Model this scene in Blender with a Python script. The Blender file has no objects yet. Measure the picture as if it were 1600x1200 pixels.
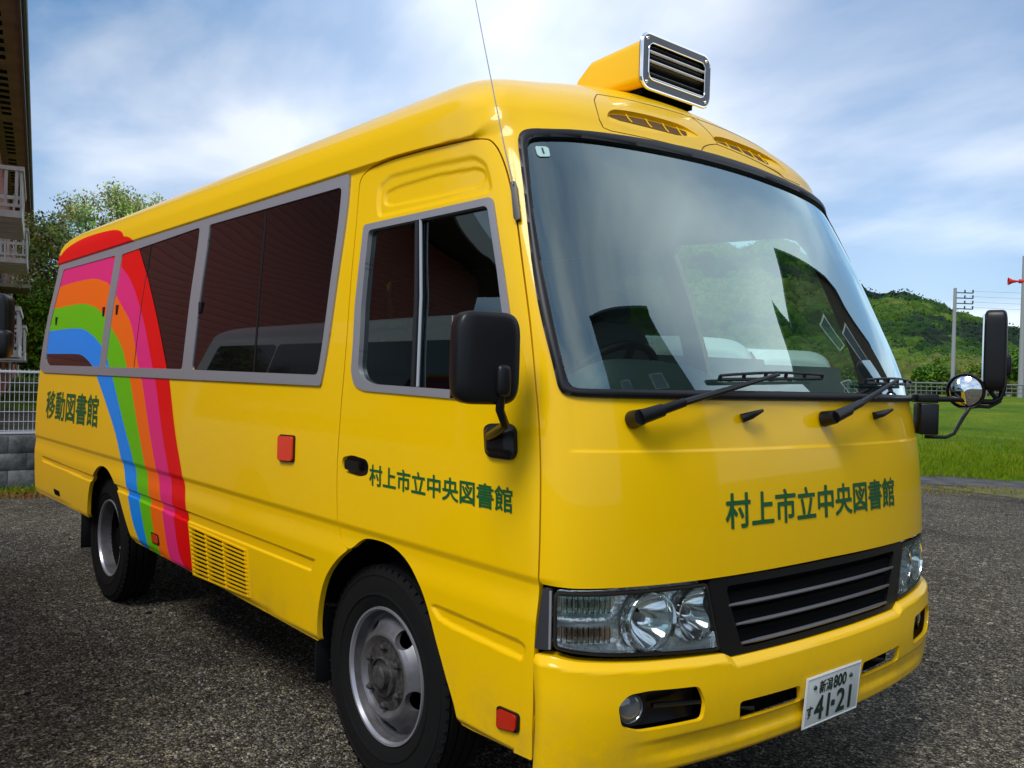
import bpy, bmesh, math, random
import numpy as np
from mathutils import Vector, Matrix
SC = bpy.context.scene
COL = SC.collection
PI = math.pi
# ------------------------------------------------------------------ camera
F_PX, CX, CY, CZ, YAW, PITCH, ROLL = 1390.674, 2.653, -2.653, 1.431, 2.438, -.003, .027
cam_d = bpy.data.cameras.new('camera'); cam = bpy.data.objects.new('camera', cam_d); COL.objects.link(cam)
cam_d.sensor_width = 36; cam_d.lens = F_PX * 36 / 1600; cam_d.clip_start = .05; cam_d.clip_end = 3000
_F = Vector((math.cos(YAW) * math.cos(PITCH), math.sin(YAW) * math.cos(PITCH), math.sin(PITCH)))
_R = Vector((math.sin(YAW), -math.cos(YAW), 0)); _U = _R.cross(_F)
_R2 = _R * math.cos(ROLL) + _U * math.sin(ROLL); _U2 = -_R * math.sin(ROLL) + _U * math.cos(ROLL)
M = Matrix((_R2, _U2, -_F)).transposed().to_4x4(); M.translation = (CX, CY, CZ)
cam.matrix_world = M
SC.camera = cam
SC.view_settings.view_transform = 'Standard'; SC.view_settings.look = 'None'
SC.view_settings.exposure = 0.27; SC.view_settings.gamma = 1
SC.cycles.max_bounces = 10; SC.cycles.transparent_max_bounces = 16; SC.cycles.caustics_reflective = False
# ------------------------------------------------------------------ sky and sun
SUN_EL, SUN_AZ = math.radians(52), math.radians(-72)      # azimuth from +X towards +Y (from the far front side)
W = bpy.data.worlds.new('World'); SC.world = W; W.use_nodes = True
nt = W.node_tree; nt.nodes.clear()
def wn(t, **k):
    n = nt.nodes.new(t)
    for a, b in k.items(): setattr(n, a, b)
    return n
out = wn('ShaderNodeOutputWorld'); bg = wn('ShaderNodeBackground'); bg.inputs['Strength'].default_value = .1
sky = wn('ShaderNodeTexSky'); sky.sky_type = 'NISHITA'; sky.sun_disc = False
sky.sun_elevation = SUN_EL; sky.sun_rotation = PI / 2 - SUN_AZ; sky.altitude = 50; sky.air_density = 1.0; sky.dust_density = .6; sky.ozone_density = 2.0
tc = wn('ShaderNodeTexCoord'); sep = wn('ShaderNodeSeparateXYZ'); nt.links.new(tc.outputs['Generated'], sep.inputs[0])
mx = wn('ShaderNodeMath', operation='MAXIMUM'); nt.links.new(sep.outputs['Z'], mx.inputs[0]); mx.inputs[1].default_value = 0
ad = wn('ShaderNodeMath', operation='ADD'); nt.links.new(mx.outputs[0], ad.inputs[0]); ad.inputs[1].default_value = .22
cmb = wn('ShaderNodeCombineXYZ')
for a in 'XY':
    d = wn('ShaderNodeMath', operation='DIVIDE'); nt.links.new(sep.outputs[a], d.inputs[0]); nt.links.new(ad.outputs[0], d.inputs[1]); nt.links.new(d.outputs[0], cmb.inputs[a])
mp = wn('ShaderNodeMapping'); nt.links.new(cmb.outputs[0], mp.inputs['Vector'])
mp.inputs['Rotation'].default_value = (0, 0, .5); mp.inputs['Scale'].default_value = (.8, 1.0, 1); mp.inputs['Location'].default_value = (1.2, 5.5, 2)
no = wn('ShaderNodeTexNoise'); no.inputs['Scale'].default_value = .85; no.inputs['Detail'].default_value = 5; no.inputs['Roughness'].default_value = .46; no.inputs['Distortion'].default_value = .25
nt.links.new(mp.outputs[0], no.inputs['Vector'])
rp = wn('ShaderNodeValToRGB'); nt.links.new(no.outputs['Fac'], rp.inputs[0])
e = rp.color_ramp.elements; e[0].position = .34; e[0].color = (.45, .45, .45, 1); e[1].position = .60; e[1].color = (1, 1, 1, 1)
n2 = wn('ShaderNodeTexNoise'); n2.inputs['Scale'].default_value = 1.7; n2.inputs['Detail'].default_value = 6; n2.inputs['Distortion'].default_value = .2
nt.links.new(mp.outputs[0], n2.inputs['Vector'])
rc = wn('ShaderNodeValToRGB'); nt.links.new(n2.outputs['Fac'], rc.inputs[0])
e = rc.color_ramp.elements; e[0].position = .38; e[0].color = (2.5, 4.0, 6.4, 1); e[1].position = .62; e[1].color = (7.5, 8.1, 9.1, 1)
mixc = wn('ShaderNodeMix', data_type='RGBA'); nt.links.new(rp.outputs[0], mixc.inputs['Factor'])
glow = None
def lobe(d, k, amt):      # soft brighter or darker places put into the cloud colour
    global glow
    nd = wn('ShaderNodeVectorMath', operation='DOT_PRODUCT'); nt.links.new(tc.outputs['Generated'], nd.inputs[0]); nd.inputs[1].default_value = d
    c = wn('ShaderNodeMath', operation='MAXIMUM'); nt.links.new(nd.outputs['Value'], c.inputs[0]); c.inputs[1].default_value = 0
    p = wn('ShaderNodeMath', operation='POWER'); nt.links.new(c.outputs[0], p.inputs[0]); p.inputs[1].default_value = k
    m = wn('ShaderNodeMath', operation='MULTIPLY_ADD'); nt.links.new(p.outputs[0], m.inputs[0]); m.inputs[1].default_value = amt
    if glow is None: m.inputs[2].default_value = 0
    else: nt.links.new(glow, m.inputs[2])
    glow = m.outputs[0]
lobe((-0.694, 0.639, 0.330), 40, 2.5)
lobe((-0.952, 0.237, 0.194), 140, 2.2)
lobe((-0.416, 0.897, 0.150), 160, 2.2)
lobe((-0.775, 0.523, 0.355), 40, 1.5)
lobe((-0.928, 0.178, 0.328), 40, -2.4)
lobe((.394, .682, .616), 14, 10)  # out of view, added to brighten the cloud mirrored in the windscreen
gl = wn('ShaderNodeMix', data_type='RGBA', blend_type='ADD'); gl.inputs['Factor'].default_value = 1
gcol = wn('ShaderNodeCombineXYZ')
for a in 'XYZ': nt.links.new(glow, gcol.inputs[a])
nt.links.new(rc.outputs[0], gl.inputs['A']); nt.links.new(gcol.outputs[0], gl.inputs['B'])
skb = wn('ShaderNodeMix', data_type='RGBA', blend_type='MULTIPLY'); skb.inputs['Factor'].default_value = 1
nt.links.new(sky.outputs[0], skb.inputs['A']); skb.inputs['B'].default_value = (1.05, 1.1, 1.15, 1)
nt.links.new(skb.outputs['Result'], mixc.inputs['A']); nt.links.new(gl.outputs['Result'], mixc.inputs['B'])
nt.links.new(mixc.outputs['Result'], bg.inputs['Color']); nt.links.new(bg.outputs[0], out.inputs[0])
sd_ = bpy.data.lights.new('sun', 'SUN'); sd_.energy = 1.95; sd_.angle = math.radians(22); sd_.color = (1, .96, .9)
sun = bpy.data.objects.new('sun', sd_); COL.objects.link(sun)
sun.rotation_euler = Vector((-math.cos(SUN_AZ) * math.cos(SUN_EL), -math.sin(SUN_AZ) * math.cos(SUN_EL), -math.sin(SUN_EL))).to_track_quat('-Z', 'Y').to_euler()

# ------------------------------------------------------------------ helpers
def newobj(name, me, parent=None):
    o = bpy.data.objects.new(name, me); COL.objects.link(o)
    if parent: o.parent = parent
    return o
def tag(o, label=None, cat=None, group=None, kind=None):
    if label: o['label'] = label
    if cat: o['category'] = cat
    if group: o['group'] = group
    if kind: o['kind'] = kind
    return o
def empty(name, loc, label=None, cat=None, group=None, rz=0):
    o = newobj(name, None); o.location = loc; o.rotation_euler.z = rz
    return tag(o, label, cat, group)
class MB:
    def __init__(s): s.v = []; s.f = []; s.sm = []
    def add(s, v, f, smooth=False):
        b = len(s.v); s.v += [tuple(p) for p in v]; s.f += [tuple(i + b for i in q) for q in f]; s.sm += [smooth] * len(f); return s
    def box(s, c, d, R=None, smooth=False):
        c = Vector(c); V = []
        for x in (-.5, .5):
            for y in (-.5, .5):
                for z in (-.5, .5):
                    p = Vector((x * d[0], y * d[1], z * d[2]))
                    if R is not None: p = R @ p
                    V.append(c + p)
        return s.add(V, [(0, 1, 3, 2), (4, 6, 7, 5), (0, 4, 5, 1), (2, 3, 7, 6), (0, 2, 6, 4), (1, 5, 7, 3)], smooth)
    def tube(s, pts, r, n=8, cap=True):
        pts = [Vector(p) for p in pts]; m = len(pts)
        if not hasattr(r, '__len__'): r = [r] * m
        V = []; F = []; up = None
        for i, p in enumerate(pts):
            t = (pts[min(i + 1, m - 1)] - pts[max(i - 1, 0)])
            t = t.normalized() if t.length > 1e-9 else Vector((0, 0, 1))
            if up is None: up = t.orthogonal().normalized()
            else:
                up = up - t * up.dot(t); up = up.normalized() if up.length > 1e-6 else t.orthogonal().normalized()
            b = t.cross(up)
            for k in range(n):
                a = 2 * PI * k / n; V.append(p + (up * math.cos(a) + b * math.sin(a)) * r[i])
        for i in range(m - 1):
            for k in range(n): F.append((i * n + k, i * n + (k + 1) % n, (i + 1) * n + (k + 1) % n, (i + 1) * n + k))
        if cap: F.append(tuple(range(n))[::-1]); F.append(tuple((m - 1) * n + k for k in range(n)))
        return s.add(V, F, True)
    def lathe(s, prof, c, ax, n=48, closed=False):
        """prof: list of (radius, along axis)"""
        ax = Vector(ax).normalized(); u = ax.orthogonal().normalized(); w = ax.cross(u); c = Vector(c); V = []; F = []; m = len(prof)
        for r, a in prof:
            for k in range(n):
                t = 2 * PI * k / n; V.append(c + ax * a + (u * math.cos(t) + w * math.sin(t)) * r)
        for i in range(m - 1 + (1 if closed else 0)):
            j = (i + 1) % m
            for k in range(n): F.append((i * n + k, i * n + (k + 1) % n, j * n + (k + 1) % n, j * n + k))
        return s.add(V, F, True)
    def build(s, name, mat, parent=None, bevel=0, seg=2):
        me = bpy.data.meshes.new(name); me.from_pydata(s.v, [], s.f); me.polygons.foreach_set('use_smooth', s.sm); me.materials.append(mat); me.update()
        bm = bmesh.new(); bm.from_mesh(me); bmesh.ops.recalc_face_normals(bm, faces=bm.faces)
        if bevel: bmesh.ops.bevel(bm, geom=bm.edges[:], offset=bevel, segments=seg, affect='EDGES', profile=.5)
        bm.to_mesh(me); bm.free()
        if bevel: me.polygons.foreach_set('use_smooth', [True] * len(me.polygons)); me.set_sharp_from_angle(angle=math.radians(50))
        else: me.set_sharp_from_angle(angle=math.radians(40))
        return newobj(name, me, parent)
def mat(name, col, rough=.5, metal=0, coat=0, spec=.5, bump=None, var=None, coatr=.05, emit=None):
    m = bpy.data.materials.new(name); m.use_nodes = True; n = m.node_tree; b = n.nodes['Principled BSDF']
    b.inputs['Base Color'].default_value = (*col, 1); b.inputs['Roughness'].default_value = rough; b.inputs['Metallic'].default_value = metal
    b.inputs['Coat Weight'].default_value = coat; b.inputs['Coat Roughness'].default_value = coatr; b.inputs['Specular IOR Level'].default_value = spec
    if bump or var:
        tcn = n.nodes.new('ShaderNodeTexCoord')
    if var:   # (scale, colour2, detail)
        t = n.nodes.new('ShaderNodeTexNoise'); t.inputs['Scale'].default_value = var[0]; t.inputs['Detail'].default_value = 5; n.links.new(tcn.outputs['Object'], t.inputs['Vector'])
        r = n.nodes.new('ShaderNodeValToRGB'); r.color_ramp.elements[0].position = .35; r.color_ramp.elements[1].position = .65
        r.color_ramp.elements[0].color = (*col, 1); r.color_ramp.elements[1].color = (*var[1], 1)
        n.links.new(t.outputs['Fac'], r.inputs[0]); n.links.new(r.outputs[0], b.inputs['Base Color'])
    if bump:  # (scale, strength, distance)
        t = n.nodes.new('ShaderNodeTexNoise'); t.inputs['Scale'].default_value = bump[0]; t.inputs['Detail'].default_value = 4; n.links.new(tcn.outputs['Object'], t.inputs['Vector'])
        k = n.nodes.new('ShaderNodeBump'); k.inputs['Strength'].default_value = bump[1]; k.inputs['Distance'].default_value = bump[2]
        n.links.new(t.outputs['Fac'], k.inputs['Height']); n.links.new(k.outputs[0], b.inputs['Normal'])
    return m
def glass_mat(name, tint, ior=1.5, extra=0.0, gain=1.3):
    """thin sheet of glass: clear tinted pass-through under a mirror coat"""
    m = bpy.data.materials.new(name); m.use_nodes = True; n = m.node_tree; n.nodes.clear()
    o = n.nodes.new('ShaderNodeOutputMaterial'); t = n.nodes.new('ShaderNodeBsdfTransparent'); t.inputs[0].default_value = (*tint, 1)
    g = n.nodes.new('ShaderNodeBsdfGlossy'); g.inputs['Roughness'].default_value = .01; g.inputs[0].default_value = (.82, 1, .97, 1)
    f = n.nodes.new('ShaderNodeFresnel'); f.inputs[0].default_value = ior; mm = n.nodes.new('ShaderNodeMath'); mm.operation = 'MULTIPLY_ADD'; mm.inputs[1].default_value = gain; mm.inputs[2].default_value = extra; mm.use_clamp = True
    x = n.nodes.new('ShaderNodeMixShader'); n.links.new(f.outputs[0], mm.inputs[0]); n.links.new(mm.outputs[0], x.inputs[0]); n.links.new(t.outputs[0], x.inputs[1]); n.links.new(g.outputs[0], x.inputs[2]); n.links.new(x.outputs[0], o.inputs[0])
    return m
K={'door':[(1.857,2.127),(1.933,1.88),(1.991,1.687),(2.063,1.405),(2.09,1.171),(2.093,1.032),(2.078,0.861),(2.056,0.83),(2.007,0.811),(1.945,0.86),(1.892,0.876),(1.764,0.874),(1.661,0.827),(1.58,0.742),(1.512,0.553),(1.456,0.45),(1.428,0.384),(1.122,0.397),(1.131,0.523),(1.111,0.717),(1.1,0.943),(1.093,1.338),(1.097,1.443),(1.073,1.68),(1.053,1.915),(1.051,2.019),(1.052,2.085),(1.061,2.165),(1.09,2.195),(1.328,2.21),(1.648,2.218),(1.814,2.195)],
'dwin':[(1.822,1.978),(1.126,1.977),(1.143,1.761),(1.168,1.579),(1.178,1.524),(1.215,1.423),(1.25,1.391),(1.412,1.386),(1.889,1.395),(1.951,1.411),(1.974,1.452),(1.919,1.684)],
'dwinO':[(1.838,1.99),(1.116,1.989),(1.132,1.76),(1.151,1.579),(1.166,1.515),(1.203,1.412),(1.246,1.378),(1.413,1.372),(1.921,1.383),(1.98,1.399),(1.998,1.452),(1.944,1.685)],
'stamp':[(1.739,2.052),(1.713,2.125),(1.627,2.154),(1.353,2.148),(1.154,2.137),(1.119,2.106),(1.116,2.072),(1.119,2.006)],
'stampi':[(1.708,2.058),(1.686,2.1),(1.599,2.111),(1.366,2.114),(1.166,2.102),(1.132,2.086),(1.134,2.053),(1.173,2.036)],
'band':[(1.886,2.208),(2.204,1.394),(6.112,1.403),(6.173,1.701),(6.076,2.206),(4.619,2.241),(3.282,2.238)],
'pane1':[(1.958,2.162),(2.222,1.435),(3.395,1.445),(3.277,2.17)],
'pane2':[(3.404,2.172),(3.513,1.447),(4.689,1.45),(4.668,2.149)],
'pane3':[(4.808,2.145),(4.799,1.453),(5.947,1.461),(6.01,2.168)],
'wsO':[(0.952,2.213),(0.982,2.195),(0.996,2.161),(1.008,2.083),(1.039,1.755),(1.047,1.605),(1.033,1.444),(1.028,1.41),(1.009,1.395),(0.91,1.392),(0.419,1.393),(-0.105,1.397),(-0.744,1.397)],
'wsT':[(0.952,2.213),(0.872,2.217),(0.774,2.227),(0.491,2.242),(-0.08,2.26),(-0.554,2.257)],
'wsI':[(0.937,2.183),(0.964,2.168),(0.976,2.127),(1.002,1.934),(1.01,1.736),(1.013,1.551),(1.003,1.437),(0.992,1.419),(0.972,1.415),(0.889,1.415),(0.413,1.42),(-0.116,1.425),(-0.756,1.429)],
'wsTI':[(0.937,2.183),(0.859,2.19),(0.786,2.197),(0.511,2.207),(-0.042,2.218),(-0.463,2.192)],
'crS':[(1.103,0.903),(1.334,0.911),(1.673,0.896),(2.113,0.908),(2.702,0.916),(3.474,0.914),(4.331,0.923),(5.527,0.939)],
'rt':[(2.242,0.735),(2.698,0.744),(3.392,0.752),(4.323,0.762),(4.981,0.768),(6.003,0.785)],
'rb':[(2.261,0.692),(2.698,0.696),(3.392,0.705),(4.323,0.732),(4.982,0.731),(6.003,0.753)],
'sf':[(1.552,0.723),(1.521,0.696),(1.462,0.686),(1.166,0.669),(1.152,0.704),(1.179,0.713),(1.533,0.729)],
'handle':[(2.059,1.141),(1.998,1.154),(1.912,1.146),(1.896,1.13),(1.899,1.094),(1.956,1.081),(2.045,1.088),(2.062,1.109)],
'mbase':[(1.306,1.294),(1.283,1.307),(1.2,1.312),(1.181,1.299),(1.182,1.231),(1.198,1.21),(1.283,1.21),(1.303,1.221)],
'orange':[(2.507,1.188),(2.396,1.191),(2.396,1.093),(2.506,1.088)],
'redlamp':[(1.262,0.509),(1.185,0.511),(1.184,0.463),(1.261,0.45)],
'arch':[(2.224,0.414),(2.229,0.536),(2.18,0.666),(2.11,0.75),(2.007,0.825),(1.892,0.876),(1.764,0.874),(1.661,0.827),(1.58,0.742),(1.512,0.553),(1.456,0.45),(1.425,0.369)],
'rarch':[(4.976,0.463),(4.945,0.65),(4.841,0.783),(4.721,0.855),(4.544,0.834),(4.398,0.738),(4.278,0.588),(4.184,0.487),(4.068,0.45)],
'grl':[(3.37,0.687),(3.331,0.462),(2.773,0.48),(2.791,0.674)],
'rfl':[(3.863,0.573),(3.783,0.572),(3.768,0.531),(3.848,0.531)],
'rmk':[(5.711,0.586),(5.57,0.581),(5.558,0.547),(5.682,0.549)],
'anth':[(1.041,2.021),(1.031,2.021),(1.043,1.906),(1.053,1.902)],
'stick':[(0.944,2.156),(0.899,2.157),(0.904,2.122),(0.946,2.119)],
'hlout':[(1.062,0.878),(0.569,0.875),(0.514,0.668),(0.626,0.676),(0.812,0.69),(0.935,0.698),(1.029,0.709),(1.064,0.717)],
'hlgap':[(1.088,0.881),(1.062,0.879),(1.064,0.715),(1.115,0.709)],
'hlR':[(-0.524,0.893),(-0.801,0.891),(-0.891,0.803),(-0.844,0.74),(-0.649,0.718),(-0.511,0.697)],
'grille':[(0.566,0.883),(-0.524,0.888),(-0.503,0.763),(-0.451,0.675),(0.486,0.649),(0.513,0.68)],
'fog':[(0.896,0.559),(0.886,0.583),(0.866,0.598),(0.817,0.605),(0.634,0.595),(0.614,0.542),(0.619,0.502),(0.838,0.505),(0.877,0.522),(0.892,0.538)],
'fogR':[(-0.564,0.603),(-0.863,0.608),(-0.805,0.533),(-0.545,0.526)],
'mid1':[(0.475,0.526),(0.206,0.52),(0.184,0.464),(0.472,0.47)],
'mid2':[(-0.164,0.517),(-0.431,0.525),(-0.427,0.491),(-0.134,0.49)],
'ind':[(1.047,0.864),(0.89,0.873),(0.89,0.805),(1.055,0.803)],
'ind2':[(1.047,0.792),(0.889,0.796),(0.898,0.72),(1.05,0.727)],
'big':[(0.775,0.779),(0.851,0.79),(0.689,0.796),(0.776,0.866),(0.771,0.703)],
'smal':[(0.619,0.789),(0.68,0.792),(0.534,0.788),(0.62,0.861),(0.609,0.71)],
'antbase':[(1.042,1.998)],
'sill':[(2.237,0.428),(2.71,0.442),(3.361,0.456),(4.066,0.472),(4.999,0.488),(5.503,0.497),(6.049,0.55)],
'bumptop':[(1.115,0.695),(1.064,0.702),(0.996,0.69),(0.812,0.676),(0.514,0.662),(0.481,0.643),(0.153,0.644),(-0.451,0.668),(-0.511,0.704),(-0.905,0.708)],
'bumpbot':[(1.116,0.381),(0.807,0.386),(0.194,0.363),(-0.848,0.561)],
'B0':[(3.252,0.454),(3.301,0.478),(3.374,0.615),(3.414,0.758),(3.467,0.931),(3.571,1.113),(3.687,1.396),(3.721,1.449),(3.898,1.712),(4.108,1.94),(4.235,2.044),(4.36,2.154),(4.42,2.19),(4.46,2.215),(4.53,2.24),(4.63,2.258),(4.80,2.270),(5.007,2.28),(5.6,2.294),(5.921,2.281),(6.161,2.261)],
'B1':[(3.324,0.454),(3.452,0.473),(3.526,0.542),(3.572,0.726),(3.627,0.914),(3.737,1.101),(3.882,1.399),(3.919,1.447),(4.121,1.735),(4.4,1.961),(4.672,2.077),(4.786,2.127),(4.919,2.155),(5.053,2.176),(5.586,2.188),(6.115,2.209)],
'B2':[(3.477,0.439),(3.581,0.434),(3.658,0.518),(3.714,0.706),(3.758,0.833),(3.905,1.089),(4.081,1.396),(4.13,1.446),(4.296,1.69),(4.408,1.762),(4.613,1.865),(4.82,1.974),(5.03,2.014),(5.185,2.038),(5.489,2.047),(5.981,2.044),(6.106,2.023)],
'B3':[(3.615,0.417),(3.698,0.427),(3.763,0.482),(3.859,0.617),(3.891,0.749),(3.94,0.88),(4.064,1.078),(4.274,1.401),(4.316,1.444),(4.438,1.58),(4.689,1.702),(4.847,1.78),(5.064,1.844),(5.342,1.879),(5.651,1.882),(6.016,1.876)],
'B4':[(3.741,0.418),(3.872,0.444),(3.941,0.501),(4.006,0.629),(4.06,0.762),(4.136,0.93),(4.275,1.078),(4.569,1.396),(4.627,1.442),(4.697,1.52),(4.846,1.594),(4.996,1.646),(5.181,1.692),(5.362,1.711),(5.655,1.715),(6.002,1.711)],
'B5':[(3.901,0.421),(4.001,0.455),(4.128,0.557),(4.182,0.638),(4.24,0.775),(4.33,0.912),(4.445,1.066),(4.645,1.232),(4.869,1.396),(4.936,1.448),(5.071,1.497),(5.221,1.531),(5.337,1.536),(5.639,1.538),(5.986,1.541)]}
# ------------------------------------------------------------------ bus surface (q = distance round the plan outline from the front centre, h = height, then over the crown)
def sm(x, xp, fp):
    xp = np.array(xp, float); fp = np.array(fp, float); x = np.clip(x, xp[0], xp[-1])
    d = np.diff(fp) / np.diff(xp); m = np.zeros(len(xp)); m[0] = d[0]; m[-1] = d[-1]
    for i in range(1, len(xp) - 1): m[i] = 0 if d[i - 1] * d[i] <= 0 else 2 * d[i - 1] * d[i] / (d[i - 1] + d[i])
    i = np.clip(np.searchsorted(xp, x) - 1, 0, len(xp) - 2); h = (xp[i + 1] - xp[i]); t = (x - xp[i]) / h
    return (1 + 2 * t) * (1 - t) ** 2 * fp[i] + t * (1 - t) ** 2 * h * m[i] + t * t * (3 - 2 * t) * fp[i + 1] + t * t * (t - 1) * h * m[i + 1]
Z1 = 2.26; ZT = 2.61; NW = 3.5
def prof(h):
    h = np.asarray(h, float); z = np.minimum(h, Z1); r = np.clip(1 - (h - Z1), 0, 1)
    Wd = sm(z, [.2, .4, .62, .85, 1.1, 1.4, 1.8, 2.1, 2.26], [1.0, 1.025, 1.036, 1.04, 1.036, 1.022, .985, .945, .925])
    Fr = sm(z, [.2, .35, .55, .68, .9, 1.15, 1.4, 1.8, 2.1, 2.26], [1.08, 1.12, 1.14, 1.13, 1.125, 1.11, 1.068, .912, .772, .678])
    z = np.where(h > Z1, Z1 + (ZT - Z1) * np.maximum(1 - r ** 2.063, 0) ** (1 / 2.05), h)
    Fr = Fr - (1 - r) ** .718 * .649
    b = .07 + .33 * (1 - r); D = sm(np.minimum(h, Z1), [.2, .7, 1.4, 2.26], [.25, .25, .25, .30]) + .248 * (1 - r)
    xr = sm(np.minimum(h, Z1), [.2, 1., 1.5, 2.26], [-5.0, -5.03, -5.0, -4.86]) + (1 - r) ** 1.3 * .7
    return z, Wd * r, Fr, b, D, xr
_th = np.linspace(0, PI / 2, 4001); _r = np.sin(_th) ** (2 / NW); _c = np.cos(_th) ** (2 / NW)
_x = -.07 * _r ** 2 - .25 * (1 - _c); _y = 1.03 * _r
_s = np.concatenate([[0], np.cumsum(np.hypot(np.diff(_x), np.diff(_y)))]); QC = _s[-1]; QL = QC + 5.; QE = QL + QC
def S(q, h):
    q = np.asarray(q, float); h = np.asarray(h, float); q, h = np.broadcast_arrays(q, h)
    sg = np.where(q < 0, 1., -1.); q = np.abs(q)
    z, Wd, Fr, b, D, xr = prof(h); Dr = .22 + 0 * D
    qq = np.where(q <= QC, q, np.where(q < QL, QC, np.maximum(QE - q, 0)))
    th = np.interp(qq, _s, _th); r = np.sin(th) ** (2 / NW); c = np.cos(th) ** (2 / NW)
    xs = Fr - b - D; xe = xr + .04 + Dr
    x = np.where(q <= QC, Fr - b * r * r - D * (1 - c), np.where(q < QL, xs + (xe - xs) * (q - QC) / 5., xr + .04 * r * r + Dr * (1 - c)))
    return np.stack([x, sg * Wd * r, z], -1)
def NS(q, h):
    q = np.asarray(q, float); h = np.asarray(h, float)
    e = 1e-4; h = np.clip(h, .2 + e, Z1 + .97)
    s = np.where(q < 0, -1., 1.); qa = np.clip(np.abs(q), 2 * e, QE - 2 * e) * s
    a = S(qa + e, h) - S(qa - e, h); b = S(qa, h + e) - S(qa, h - e)
    n = np.cross(b, a); l = np.linalg.norm(n, axis=-1, keepdims=True); return n / np.maximum(l, 1e-12)
# NS must point outward: check once
_t = NS(np.array([3.]), np.array([1.]))[0]
NSG = 1. if _t[1] < 0 else -1.
def sst(x): x = np.clip(x, 0, 1); return x * x * (3 - 2 * x)
def sdp(P, q, h):
    """signed distance to a polygon, negative inside"""
    P = np.asarray(P, float); d = np.full(q.shape, 1e9); ins = np.zeros(q.shape, bool); n = len(P)
    for i in range(n):
        a = P[i]; b = P[(i + 1) % n]; e = b - a; L = e @ e
        if L < 1e-12: continue
        t = np.clip(((q - a[0]) * e[0] + (h - a[1]) * e[1]) / L, 0, 1)
        d = np.minimum(d, (q - a[0] - t * e[0]) ** 2 + (h - a[1] - t * e[1]) ** 2)
        c = (a[1] > h) != (b[1] > h)
        with np.errstate(divide='ignore', invalid='ignore'):
            xx = a[0] + (h - a[1]) * e[0] / (e[1] if e[1] != 0 else 1e-12)
        ins ^= c & (q < xx)
    return np.where(ins, -1, 1) * np.sqrt(d)
def rnd(P, r, k=5):
    """round the corners of a polygon"""
    o = []; P = [np.array(p, float) for p in P]; n = len(P)
    for i in range(n):
        a, b, c = P[i - 1], P[i], P[(i + 1) % n]; rr = r[i] if hasattr(r, '__len__') else r
        u = a - b; v = c - b; rr = min(rr, np.linalg.norm(u) / 2.05, np.linalg.norm(v) / 2.05)
        p = b + u / np.linalg.norm(u) * rr; s = b + v / np.linalg.norm(v) * rr
        for t in np.linspace(0, 1, k): o.append(tuple((1 - t) ** 2 * p + 2 * t * (1 - t) * b + t * t * s))
    return o
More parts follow.
